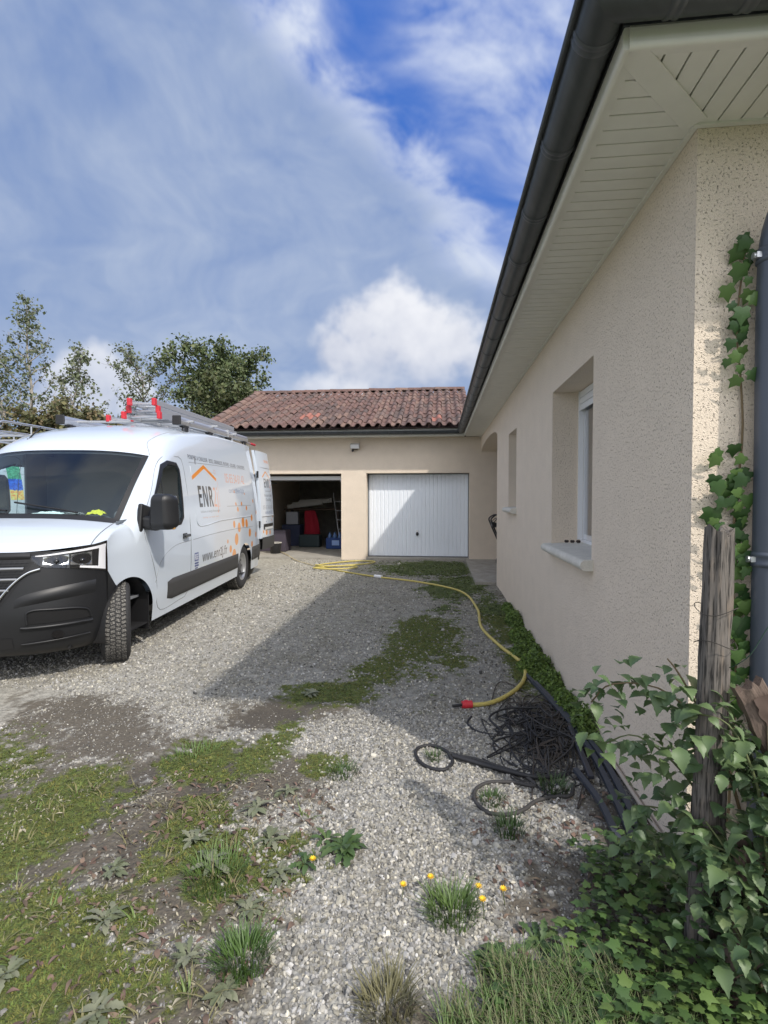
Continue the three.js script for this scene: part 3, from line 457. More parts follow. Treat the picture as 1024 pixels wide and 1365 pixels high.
function houseLogo(g, s, y, w, k = 1) { // orange roof line over dark letters
  const h = w * 0.72; g.strokeStyle = '#e8890c'; g.lineJoin = 'miter'; g.lineCap = 'butt'; g.lineWidth = 20 * k; g.beginPath(); g.moveTo(SX(s), SY(y + h * 0.70)); g.lineTo(SX(s + w * 0.48), SY(y + h * 0.93)); g.lineTo(SX(s + w * 0.90), SY(y + h * 0.71)); g.stroke();
  fitText(g, 'ENR', s + w * 0.12, y + h * 0.20, w * 0.56, h * 0.38, 'bold', '#33373d');
  fitText(g, '2j', s + w * 0.69, y + h * 0.20, w * 0.20, h * 0.36, '', '#e0a58c');
  g.lineWidth = 3 * k; g.strokeStyle = '#e7a890'; g.beginPath(); g.moveTo(SX(s + w * 0.93), SY(y + h * 0.75)); g.lineTo(SX(s + w * 0.93), SY(y + h * 0.20)); g.lineTo(SX(s + w * 0.72), SY(y + h * 0.20)); g.stroke();
  g.beginPath(); g.arc(SX(s + w * 0.88), SY(y + h * 0.86), 12 * k, 0, 7); g.stroke();
}
const DOTS = [[3.95, 1.06, 0.055], [4.20, 1.00, 0.075], [4.42, 1.07, 0.08], [4.62, 1.04, 0.07], [4.05, 0.83, 0.09], [3.75, 0.71, 0.055], [3.92, 0.60, 0.095], [4.80, 0.88, 0.07], [4.95, 1.12, 0.055], [4.93, 0.68, 0.05], [4.18, 1.28, 0.04], [4.40, 1.36, 0.035], [4.66, 1.29, 0.04], [4.10, 1.36, 0.03], [4.08, 1.55, 0.022], [4.62, 1.52, 0.02], [3.62, 0.83, 0.03], [5.2, 0.82, 0.05], [5.3, 1.2, 0.04], [5.1, 1.4, 0.03]];
const sidePrint = sideCanvas(g => {
  houseLogo(g, 2.44, 1.20, 0.98);
  fitText(g, 'Solutions en énergie Renouvelable', 2.60, 1.27, 0.74, 0.028, '', '#6d7076');
  fitText(g, 'chauffage  eau chaude  solaire', 2.66, 1.20, 0.62, 0.016, '', '#d9a08a');
  fitText(g, 'POMPES A CHALEUR - BOIS, GRANULES, BUCHES - SOLAIRE - CHAUDIERES', 2.42, 1.925, 2.45, 0.055, 'bold', '#5c6068');
  fitText(g, '05 65 34 61 42', 3.72, 1.68, 1.0, 0.13, '', '#e79a74');
  fitText(g, 'contact@enr2j.fr', 3.82, 1.53, 0.80, 0.065, '', '#566a92');
  fitText(g, 'www.enr2j.fr', 2.60, 0.665, 0.98, 0.115, 'bold', '#3a3d44');
  g.fillStyle = '#3a4a86'; g.fillRect(SX(2.34), SY(0.80), SX(0.13), SY(0) - SY(0.10)); fitText(g, 'RGE', 2.35, 0.715, 0.11, 0.07, 'bold', '#e8eaec'); g.fillRect(SX(2.34), SY(0.685), SX(0.13), 9); g.fillRect(SX(2.34), SY(0.655), SX(0.13), 9); g.fillRect(SX(2.35), SY(0.625), SX(0.09), 7);
  g.fillStyle = '#df8a26'; for (const [s, y, r] of DOTS) { g.beginPath(); g.ellipse(SX(s), SY(y), SX(r) , (SY(0) - SY(r)), 0, 0, 7); g.fill(); }
  g.strokeStyle = '#8d9095'; g.lineWidth = 3; g.beginPath(); g.moveTo(SX(3.66), SY(1.335)); g.lineTo(SX(4.95), SY(1.33)); g.stroke();
});
const plainSide = sideCanvas(() => {});
// body shell: bonnet, roof and both sides as one sheet; holes for the glass
const WIN = [[1.12, 1.19], [1.58, 1.15], [1.98, 1.17], [2.06, 1.24], [2.10, 1.77], [2.04, 1.842], [1.81, 1.850], [1.68, 1.80]];
const WINR = WIN.map(([s, y]) => [1.12 + (s - 1.12) * 1.43, y]);
const inPoly = (p, x, y) => { let c = false; for (let i = 0, j = p.length - 1; i < p.length; j = i++) { const [xi, yi] = p[i], [xj, yj] = p[j]; if ((yi > y) !== (yj > y) && x < (xj - xi) * (y - yi) / (yj - yi) + xi) c = !c; } return c; };
const T_W0 = 4, T_W1 = 6; // knots of the windscreen foot and head
const rowsT = (() => { const S = new Set(); for (let s = 0.575; s < 5.5; s += (s > 1.05 && s < 2.65 ? 0.022 : 0.045)) S.add(s); for (const [c, R] of [[0.87, 0.395], [4.524, 0.385]]) for (let i = 0; i <= 24; i++) { const s = c + (R - 1e-4) * Math.cos(i / 24 * Math.PI); if (s > 0.575) S.add(s); } const t = [...S].map(tOfEdge); t.push(0, T_W0, T_W1, KN.length - 1); t.sort((a, b) => a - b); return t.filter((v, i) => !i || v - t[i - 1] > 1e-4); })();
const NU = 14, NV = 64;
function bodyPoint(t, q) { // q: 0..NU over the top from the middle to the edge, then NU..NU+NV down the side
  const [s, y, a, ds, dy] = knot(t);
  if (q <= NU) { const u = q / NU, uu = Math.sin(u * Math.PI / 2) * 0.35 + u * 0.65; return [a * uu, y - dy * Math.pow(uu, 3), -(s + ds * wrap(uu * 0.999))]; }
  const se = s + ds, ye = y - dy, yb = sill(se), v = (q - NU) / NV, yy = lerp(ye, yb, Math.pow(v, 1.15)); return [sideA(se, yy), yy, -se];
}
function bodyGeo() {
  const n = rowsT.length - 1, nq = NU + NV;
  const half = sg => grid(n, nq, (i, q) => { const p = bodyPoint(rowsT[i], q); p[0] *= sg; return p; },
    (i, q) => { const t0 = rowsT[i], t1 = rowsT[i + 1]; if (q < NU) return !(t0 >= T_W0 - 1e-6 && t1 <= T_W1 + 1e-6 && q < NU - 1); const P = [[i, q], [i + 1, q], [i, q + 1], [i + 1, q + 1]].map(([r, c]) => bodyPoint(rowsT[r], c)); return !P.every(p => inPoly(sg > 0 ? WIN : WINR, -p[2], p[1])); },
    (p, i, q) => [-p[2] / 5.6, q <= NU ? 0.995 : sg > 0 ? (p[1] - 0.2) / 2.3 : 0.995]);
  return [half(1), half(-1)];
}
function strip(poly0, k0, k1, fn) { // ring between two scaled copies of a polygon
  const c = poly0.reduce((a, p) => [a[0] + p[0] / poly0.length, a[1] + p[1] / poly0.length], [0, 0]); const P = []; const m = poly0.length;
  for (let i = 0; i < m; i++) for (let k = 0; k < 8; k++) { const a = poly0[i], b = poly0[(i + 1) % m]; P.push([lerp(a[0], b[0], k / 8), lerp(a[1], b[1], k / 8)]); }
  const off = (p, d) => { const L = Math.hypot(p[0] - c[0], p[1] - c[1]); return [c[0] + (p[0] - c[0]) * (1 + d / L), c[1] + (p[1] - c[1]) * (1 + d / L)]; };
  return grid(P.length, 2, (i, j) => { const p = off(P[i % P.length], lerp(k0, k1, j / 2)); return fn(p[0], p[1], j === 1 ? 1 : 0); });
}
function fillPoly(p, fn) { const g = new THREE.ShapeGeometry(poly(p)); const q = g.attributes.position; for (let i = 0; i < q.count; i++) q.setXYZ(i, ...fn(q.getX(i), q.getY(i))); g.computeVertexNormals(); return g; }
const mirrorX = g => { const q = g.clone(); q.scale(-1, 1, 1); const ix = q.index; if (ix) { for (let i = 0; i < ix.count; i += 3) { const a = ix.getX(i); ix.setX(i, ix.getX(i + 1)); ix.setX(i + 1, a); } } q.computeVertexNormals(); return q; };
const VM = { bumper: mat(0.011, 0.0115, 0.013, 0.45), gloss: phys(0.008, 0.008, 0.009, 0.12, { clearcoat: 0.6 }), chrome: mat(0.78, 0.79, 0.80, 0.16, { metalness: 1 }), seal: mat(0.010, 0.010, 0.011, 0.45), band: new THREE.MeshStandardMaterial({ color: lin(0.045, 0.044, 0.043), roughness: 0.7, side: THREE.DoubleSide }), glass: phys(0.80, 0.90, 0.90, 0.02, { transmission: 1, thickness: 0, ior: 1.5 }), cabin: mat(0.19, 0.20, 0.22, 0.8), dash: mat(0.10, 0.115, 0.13, 0.65), lampWhite: mat(0.80, 0.80, 0.82, 0.25), lens: phys(1, 1, 1, 0.03, { transmission: 1, thickness: 0, ior: 1.45 }), hub: mat(0.10, 0.10, 0.105, 0.5, { metalness: 0.3 }), rim: mat(0.42, 0.43, 0.44, 0.4, { metalness: 0.7 }), amber: mat(0.75, 0.40, 0.12, 0.3) };
const treadTex = dataTex(512, 256, (i, j, c) => { const blk = ((i + (j > 60 && j < 120 ? 10 : j > 160 ? 20 : 0)) % 26 < 5) || Math.abs(j % 52 - 26) < 4; const v = blk ? 0.0 : 1; c[0] = c[1] = c[2] = v; }, false);
const tyreDust = dataTex(512, 256, (i, j, c) => { const n = fbm(i * 0.045, j * 0.09, 4), f = fbm(i * 0.2, j * 0.3 + 7, 3); const t = sstep(-0.15, 0.35, n * 0.6 + f * 0.8); c[0] = toS(lerp(0.05, 0.26, t)); c[1] = toS(lerp(0.048, 0.25, t)); c[2] = toS(lerp(0.045, 0.225, t)); });
const tyreGeo = (() => { const pr = [[0.215, -0.095], [0.245, -0.112], [0.29, -0.116], [0.325, -0.106], [0.340, -0.088], [0.346, -0.045], [0.348, 0], [0.346, 0.045], [0.340, 0.088], [0.325, 0.106], [0.29, 0.116], [0.245, 0.112], [0.215, 0.095]]; const g = new THREE.LatheGeometry(pr.map(p => new THREE.Vector2(...p)), 64); g.rotateZ(-Math.PI / 2); return g; })();
VM.tyre = new THREE.MeshStandardMaterial({ color: lin(0.026, 0.026, 0.027), roughness: 0.85, side: THREE.DoubleSide });
const treadGeo = (() => { // raised tread blocks round the tyre, joined
  const l = []; for (let k = 0; k < 60; k++) for (let b = 0; b < 4; b++) { const g = new THREE.BoxGeometry(0.034, 0.010, 0.024); g.rotateY((b % 2 ? 0.3 : -0.3)); g.translate(-0.062 + b * 0.0415, 0.348, 0); g.rotateX((k + (b % 2) * 0.5) / 60 * Math.PI * 2); l.push(g); } return join(l);
})();
VM.tread = new THREE.MeshStandardMaterial({ map: rep(tyreDust, 1, 1), roughness: 0.95, side: THREE.DoubleSide });
{ const p = treadGeo.attributes.position, u = treadGeo.attributes.uv; for (let i = 0; i < p.count; i++) u.setXY(i, (Math.atan2(p.getZ(i), p.getY(i)) / (2 * Math.PI) + 0.5) * 4, p.getX(i) * 4 + 0.5); }
const rimGeo = new THREE.LatheGeometry([[0.0, 0.045], [0.05, 0.048], [0.075, 0.035], [0.10, 0.028], [0.155, 0.050], [0.175, 0.052], [0.19, 0.075], [0.205, 0.098], [0.218, 0.100], [0.222, 0.09], [0.215, 0.0], [0.215, -0.09]].map(p => new THREE.Vector2(...p)), 48).rotateZ(-Math.PI / 2);
const rimHoles = join([...Array(8)].map((_, k) => { const g = new THREE.CylinderGeometry(0.020, 0.020, 0.008, 12); g.rotateZ(Math.PI / 2); g.translate(0.046, 0.135, 0); g.rotateX(k / 8 * Math.PI * 2); return g; }));
const hubGeo = new THREE.LatheGeometry([[0, 0.075], [0.035, 0.072], [0.055, 0.06], [0.09, 0.052], [0.095, 0.03]].map(p => new THREE.Vector2(...p)), 24).rotateZ(-Math.PI / 2);
function wheel(t, a, s, steer = 0) {
  const w = new THREE.Group(); w.name = 'wheel'; w.position.set(a, 0.352, -s); w.rotation.y = (a < 0 ? Math.PI : 0) + steer; t.add(w);
  mesh('tyre', tyreGeo, VM.tyre, w); mesh('tread', treadGeo, VM.tread, w); mesh('rim', rimGeo, VM.rim, w); mesh('hub_cap', join([hubGeo, rimHoles]), VM.hub, w);
}
function makeVan(label, printed, steer, group) {
  const t = thing('panel_van', label, 'van', [0, 0, 0], 0, group);
  const [bl, br] = bodyGeo();
  const paint = vanPaint.clone(); paint.color.set(0xffffff); paint.map = printed ? sidePrint : plainSide;
  mesh('body', join([bl, br]), paint, t);
  // nose
  const noseN = 26, noseR = 28;
  mesh('bumper', grid(noseN * 2, noseR, (i, j) => { const y = lerp(0.235, 1.045, j / noseR), [s, A, ds] = noseRow(y), u = (i - noseN) / noseN, uu = Math.sign(u) * (Math.sin(Math.abs(u) * Math.PI / 2) * 0.6 + Math.abs(u) * 0.4); return [A * uu, y, -(s + ds * wrap(uu))]; }), VM.bumper, t);
  // shoulder crease and lower intakes of the bumper
  for (const sg of [1, -1]) {
    const P = (a, y, o) => { const p = onNose(a, y, o); p[0] *= sg; return p; };
    mesh('bumper_brow', grid(14, 4, (i, j) => { const a = lerp(0.52, 0.93, i / 14), yt = lerp(0.70, 0.80, Math.pow(i / 14, 0.6)); const q = P(a, lerp(yt - 0.10 - 0.02 * i / 14, yt, j / 4), j === 0 || j === 4 ? -0.004 : 0.014 * Math.sin(Math.min(1, i / 6) * Math.PI / 2)); return q; }), VM.bumper, t);
    const fog_ = mesh('fog_recess_shade', grid(12, 4, (i, j) => { const a = lerp(0.60, 0.91, i / 12); const q = P(a, lerp(0.50, 0.60 - 0.03 * i / 12, j / 4), 0.005); return q; }), mat(0.004, 0.004, 0.0045, 0.9), t);  // no hollow here: recess shade is a near-black patch on the bumper
    mesh('recess_lip', tube([[0.60, 0.50], [0.60, 0.585], [0.63, 0.602], [0.75, 0.600], [0.87, 0.585], [0.905, 0.56], [0.915, 0.50]].map(([a, y]) => P(a, y, 0.006)), 0.009, 40, 6), VM.bumper, fog_); const fog = fog_;
    mesh('intake_slat', grid(10, 2, (i, j) => P(lerp(0.56, 0.92, i / 10), 0.47 + 0.012 * (j - 1), j === 1 ? 0.024 : 0.0)), VM.bumper, fog);
    mesh('fog_lamp', grid(8, 8, (i, j) => { const r = j / 8 * 0.032, a = i / 8 * Math.PI * 2; return P(0.76 + Math.cos(a) * r, 0.40 + Math.sin(a) * r, 0.012); }), VM.gloss, fog);
    mesh('fog_bezel', grid(10, 2, (i, j) => P(lerp(0.55, 0.90, i / 10), lerp(0.335, 0.35, j / 2) + 0.02 * i / 10, j === 1 ? 0.016 : 0.002)), VM.bumper, fog);
    // headlamp
    const yT = f => lerp(1.015, 1.105, Math.pow(f, 0.85)), yB = f => f < 0.10 ? lerp(0.985, 0.925, f / 0.10) : lerp(0.925, 0.845, Math.pow((f - 0.1) / 0.9, 1.2)), uu_ = f => 1 - 0.36 * Math.pow(1 - f, 2.0);
    const band = (f0, f1, k0, k1, off, n = 16) => grid(n, 3, (i, j) => { const f = lerp(f0, f1, i / n), k = lerp(k0, k1, j / 3); const y = Math.min(lerp(yB(f), yT(f), k), 1.10); return P(uu_(clamp(f - 0.06 * (1 - k) * f)) * noseRow(Math.min(y, 1.045))[1], y, off); });
    const hl = mesh('headlamp', band(0, 1, 0, 1, 0.006, 24), VM.gloss, t);
    mesh('daylight_strip', join([band(0.03, 0.965, 0.80, 0.90, 0.012, 20), band(0.80, 0.955, 0.10, 0.90, 0.012, 6), band(0.52, 0.955, 0.06, 0.15, 0.012, 8)]), VM.lampWhite, hl);
    for (const [f0, f1] of [[0.10, 0.36], [0.38, 0.66]]) { const rf = mesh('reflector', grid(10, 10, (i, j) => { const f = lerp(f0, f1, i / 10), k = lerp(0.18, 0.72, j / 10), y = lerp(yB(f), yT(f), k), q = P(uu_(f) * noseRow(y)[1], y, 0.008); const dx = i / 5 - 1, dy = j / 5 - 1; q[2] -= 0.02 * Math.max(0, 1 - dx * dx - dy * dy); return q; }), VM.chrome, hl); const f = (f0 + f1) / 2, q = P(uu_(f) * 0.953, lerp(yB(f), yT(f), 0.38), 0.008); const bulb = new THREE.SphereGeometry(0.022, 12, 8); bulb.translate(...q); mesh('lens', bulb, VM.gloss, rf); }
    mesh('cover_glass', band(0, 1, 0, 1, 0.022, 24), VM.lens, hl);
    mesh('grille_trim', tube([...Array(9)].map((_, i) => { const f = i / 8; return P(lerp(0.665, 0.36, Math.pow(f, 0.75)), lerp(0.915, 0.57, Math.pow(f, 1.3)), 0.014); }), 0.010, 24, 6), VM.chrome, t);
  }
  const gr = mesh('grille', grid(24, 8, (i, j) => { const y = lerp(0.60, 1.0, j / 8), w = lerp(0.38, 0.63, Math.pow(j / 8, 0.7)); return onNose(lerp(-w, w, i / 24), y, 0.003); }), VM.seal, t);
  for (const [y, w] of [[0.925, 0.57], [0.845, 0.535], [0.765, 0.49], [0.69, 0.44]]) mesh('grille_bar', grid(20, 2, (i, j) => onNose(lerp(-w, w, i / 20), y + (j - 1) * 0.010, j === 1 ? 0.024 : 0.012)), mat(0.34, 0.345, 0.35, 0.3, { metalness: 0.9 }), gr);
  mesh('grille_mesh', join([...[0.965, 0.945, 0.905, 0.885, 0.865, 0.825, 0.805, 0.785, 0.745, 0.725, 0.705].map(y => grid(20, 1, (i, j) => onNose(lerp(-0.60, 0.60, i / 20) * (0.66 + 0.34 * (y - 0.6) / 0.36), y + j * 0.008, 0.012))), ...[...Array(37)].map((_, k) => { const a = -0.58 + k * 0.032; return grid(1, 4, (i, j) => { const y = lerp(0.68, 0.985, j / 4), sc = 0.66 + 0.34 * (y - 0.6) / 0.36; return onNose((a + i * 0.006) * sc, y, 0.011); }); })]), VM.bumper, gr);
  mesh('grille_top', grid(20, 3, (i, j) => onNose(lerp(-0.60, 0.60, i / 20), lerp(0.99, 1.04, j / 3), j === 0 || j === 3 ? 0.004 : 0.016)), VM.bumper, t);
  mesh('lower_grille', grid(16, 3, (i, j) => onNose(lerp(-0.5, 0.5, i / 16), lerp(0.315, 0.40, j / 3), 0.004)), VM.seal, t);
  { const b = rbox(0.12, 0.15, 0.012, 0.004); b.scale(0.8, 0.8, 1); b.rotateZ(Math.PI / 4); b.scale(0.8, 1.15, 1); b.translate(0, 0.86, 0.0); mesh('badge', b, VM.chrome, t); }
  mesh('number_plate', rbox(0.52, 0.11, 0.012, 0.004).translate(0, 0.50, 0.016), M.pvc, t);
  // windscreen: glass, black border, wipers
  const wr = rowsT.filter(v => v >= T_W0 - 1e-6 && v <= T_W1 + 1e-6), wn = wr.length - 1;
  const wsP = (i, j, off) => { const u = j / 28 - 1, q = Math.abs(u) * 0.955 * NU, p = bodyPoint(wr[i], q); return [Math.sign(u) * p[0], p[1] + off * 0.7, p[2] + off * 0.7]; };
  const ws = mesh('windscreen', grid(wn, 56, (i, j) => wsP(i, j, 0.0)), VM.glass, t);
  mesh('border', grid(wn, 56, (i, j) => wsP(i, j, 0.004), (i, j) => { const u = Math.abs((j + 0.5) / 28 - 1); return u > 0.925 || i < 1 || i >= wn - 1; }), VM.seal, ws);
  for (const a of [-0.1, 0.52]) { const pts = [...Array(6)].map((_, k) => { const f = k / 5, p = bodyPoint(lerp(4.12, 4.35, f), clamp(Math.abs(a - 0.6 * f) / 0.87, 0, 0.98) * NU); return [(a - 0.6 * f), p[1] + 0.02, p[2] + 0.02]; }); mesh('wiper', tube(pts, 0.009, 12, 6), VM.seal, t); }
  mesh('cowl', grid(2, 28, (i, j) => { const u = j / 14 - 1, p = bodyPoint(lerp(3.75, 4.03, i / 2), Math.abs(u) * 0.93 * NU); return [Math.sign(u) * p[0], p[1] + 0.006, p[2] + 0.004]; }), VM.seal, t);
  // doors: window glass, seals, seams, handle
  for (const sg of [1, -1]) {
    const f = (s, y, o) => { const p = onSide(s, y, o); p[0] *= sg; return p; };
    const win = mesh('door_window', fillPoly(sg > 0 ? WIN : WINR, (s, y) => f(s, y, -0.006)), VM.glass, t);
    mesh('window_seal', strip(sg > 0 ? WIN : WINR, -0.034, 0.012, (s, y, k) => f(s, y, 0.002 + 0.003 * k)), VM.seal, win);
    mesh('window_divider', grid(1, 6, (i, j) => f(1.55 + i * 0.02 + j * 0.002, lerp(1.25, 1.66, j / 6), 0.002)), VM.seal, win);
    const seam = pts => tube(pts.map(([s, y]) => f(s, y, 0.0)), 0.0030, 60, 5);
    mesh('door_seam', seam([[1.34, 0.42], [1.33, 0.62], [1.24, 0.86], [1.12, 1.10], [1.13, 1.24], [1.37, 1.53], [1.62, 1.80], [1.76, 1.895], [2.05, 1.92], [2.20, 1.905], [2.235, 1.6], [2.235, 1.0], [2.20, 0.55], [2.12, 0.36], [1.9, 0.33], [1.42, 0.33], [1.34, 0.42]]), mat(0.16, 0.17, 0.18, 0.7), t);
    mesh('panel_seam', join([seam([[2.30, 0.965], [3.0, 0.985], [3.9, 0.99], [4.9, 0.975], [5.45, 0.965]]), seam([[2.42, 1.885], [3.4, 1.905], [5.2, 1.92]]), seam([[1.30, 0.62], [1.42, 0.80], [1.72, 0.93], [2.25, 0.965]].map(p => p))]), mat(0.25, 0.26, 0.27, 0.6), t);
    mesh('bonnet_seam', tube([...Array(10)].map((_, i) => { const p = bodyPoint(lerp(0.02, 3.6, i / 9), NU - 0.9); return [sg * p[0], p[1] + 0.001, p[2]]; }), 0.0035, 40, 5), mat(0.16, 0.17, 0.18, 0.7), t);
    mesh('roof_seam', tube([...Array(10)].map((_, i) => { const p = bodyPoint(lerp(6.05, 8.6, i / 9), lerp(NU - 0.6, NU - 2.0, Math.min(1, i / 4))); return [sg * p[0], p[1] + 0.001, p[2]]; }), 0.0035, 40, 5), mat(0.30, 0.31, 0.32, 0.7), t);
    const pressed = tube([[2.45, 1.84], [2.45, 1.2], [2.50, 1.13], [3.4, 1.145], [4.9, 1.15]].map(([s, y]) => f(s, y, -0.002)), 0.009, 80, 6); mesh('panel_crease', pressed, vanPaint, t);
    mesh('door_handle', join([(() => { const g = rbox(0.03, 0.034, 0.17, 0.014); const p = f(2.06, 1.03, 0.03); g.translate(...p); return g; })(), (() => { const g = rbox(0.012, 0.06, 0.11, 0.006); const p = f(2.06, 1.028, 0.004); g.translate(...p); return g; })()]), VM.gloss, t);
    const bandG = (s0, s1, y0, y1) => grid(40, 8, (i, j) => { const s = lerp(s0, s1, i / 40), e = i === 0 || i === 40 ? 0 : 1, k = j === 0 || j === 8 ? 0 : 1; const inset = i < 2 ? (2 - i) * 0.012 : 0; return f(s, lerp(y0 + inset, y1 - inset, j / 8), e * k * 0.020 + 0.001); });
    mesh('rubbing_strip', bandG(1.58, 4.135, 0.385, 0.605), VM.band, t);
    mesh('rubbing_strip', bandG(4.915, 5.49, 0.40, 0.63), VM.band, t);
    mesh('bumper_corner', grid(10, 6, (i, j) => { const s = lerp(0.556, 0.70, i / 10), s2 = s, yb = sill(s), yt = Math.max(yb + 0.002, lerp(0.850, 0.67, i / 10)); return f(s2, lerp(yb, yt, j / 6), 0.005); }), VM.bumper, t);
    // wheel housings
    for (const [c, R] of [[0.87, 0.392], [4.524, 0.382]]) { const g = new THREE.CylinderGeometry(R, R, 0.42, 28, 1, true, 0, Math.PI * 2); g.rotateZ(Math.PI / 2); g.translate(sg * 0.77, 0.345, -c); const cap = new THREE.CircleGeometry(R, 28); cap.rotateY(Math.PI / 2); cap.translate(sg * 0.565, 0.345, -c); const p = g.attributes.position; for (let i = 0; i < p.count; i++) if (p.getY(i) < 0.24) p.setY(i, 0.24); const p2 = cap.attributes.position; for (let i = 0; i < p2.count; i++) if (p2.getY(i) < 0.24) p2.setY(i, 0.24); mesh('wheel_housing', join([g, cap]), VM.seal, t); }
    { const mf = rbox(0.26, 0.36, 0.012, 0.005); mf.translate(sg * 0.86, 0.36, -(0.87 + 0.375)); mesh('mud_flap', mf, VM.seal, t); }
    // mirror
    const mg = (() => { const g = new RoundedBoxGeometry(0.26, 0.34, 0.15, 5, 0.07); const p = g.attributes.position; for (let i = 0; i < p.count; i++) { const x = p.getX(i), y = p.getY(i), z = p.getZ(i); p.setXYZ(i, x * (1 - 0.12 * y / 0.2), y, z + 0.05 * (1 - (x / 0.11) ** 2)); } g.computeVertexNormals(); return g; })(); mg.rotateY(-sg * 0.22); mg.translate(sg * 1.195, 1.325, -1.14);
    const mi = mesh('wing_mirror', mg, VM.bumper, t);
    const arm = rbox(0.22, 0.13, 0.11, 0.04); arm.rotateZ(sg * -0.1); arm.translate(sg * 1.05, 1.215, -1.15); const foot = rbox(0.05, 0.28, 0.20, 0.02); foot.rotateX(-0.2); foot.translate(sg * 0.985, 1.25, -1.17); mesh('mirror_arm', join([arm, foot]), VM.bumper, mi);
    const ind = rbox(0.05, 0.065, 0.05, 0.015); ind.translate(sg * 1.285, 1.19, -1.12); mesh('indicator', ind, VM.amber, mi);
    const mr = rbox(0.17, 0.30, 0.006, 0.003); mr.rotateY(-sg * 0.12); mr.translate(sg * 1.195, 1.325, -1.235); mesh('mirror_glass', mr, VM.chrome, mi);
  }
  wheel(t, 0.875, 0.85, steer); wheel(t, -0.875, 0.85, steer); wheel(t, 0.88, 4.524); wheel(t, -0.88, 4.524);
  mesh('underbody', join([box(-0.80, 0.80, 0.26, 0.32, -5.4, -0.3), box(-0.52, 0.52, 0.24, 0.60, -5.4, -0.4)]), VM.seal, t);
  // cabin
  const dashPts = [[0.86, 1.225], [0.98, 1.262], [1.14, 1.268], [1.28, 1.235], [1.36, 1.10], [1.36, 0.7]];
  mesh('dashboard', grid(20, dashPts.length - 1, (i, j) => [lerp(-0.90, 0.90, i / 20), dashPts[j][1] + (j < 4 ? 0.02 * Math.sin(i * 0.3) : 0) + (Math.abs(i - 14.6) < 2.5 && j > 1 && j < 4 ? 0.04 : 0), -dashPts[j][0]]), VM.dash, t);
  const sw = new THREE.TorusGeometry(0.20, 0.016, 8, 28); sw.rotateX(0.95 - Math.PI / 2 + Math.PI / 2); sw.rotateX(0.25); sw.translate(0.44, 1.13, -1.44); mesh('steering_wheel', join([sw, bar([0.44, 1.12, -1.43], [0.44, 1.0, -1.30], 0.04), bar([0.25, 1.12, -1.44], [0.63, 1.12, -1.44], 0.014)]), VM.seal, t);
  for (const [a, w] of [[0.48, 0.46], [-0.42, 0.80]]) { const hi = a > 0; const b = rbox(w, hi ? 0.66 : 0.5, 0.14, 0.05); b.rotateX(-0.15); b.translate(a, hi ? 0.98 : 0.90, -2.0); const h = rbox(w * 0.5, 0.18, 0.10, 0.04); h.translate(a, hi ? 1.43 : 1.12, -2.07); const c = rbox(w, 0.16, 0.5, 0.05); c.translate(a, 0.68, -1.75); mesh('seat', join([b, h, c]), VM.cabin, t); }
  mesh('bulkhead', join([box(-0.90, 0.94, 0.5, 1.96, -2.64, -2.615), box(-0.80, 0.80, 1.96, 2.28, -2.64, -2.615), box(-0.9, 0.9, 0.5, 0.52, -2.6, -0.9)]), VM.cabin, t);
  mesh('headlining', grid(6, 8, (i, j) => { const p = bodyPoint(lerp(6.05, 8.9, i / 6), Math.abs(j / 4 - 1) * 13.4); return [Math.sign(j - 4) * p[0], p[1] - 0.04, p[2]]; }), VM.cabin, t);
  const an = tube([[-0.55, 2.05, -1.78], [-0.55, 2.10, -1.82], [-0.55, 2.24, -2.0]], 0.008, 10, 6); const fin = new THREE.ConeGeometry(0.03, 0.05, 10); fin.translate(-0.55, 2.075, -1.79); mesh('aerial', join([an, fin]), VM.seal, t);
  return t;
}
const van = makeVan('white panel van with orange dots and house logo, its rear door open', true, THREE.MathUtils.degToRad(27), 'white vans on the drive');
van.position.set(-3.676, 0, -3.425); van.rotation.y = 0.0976;
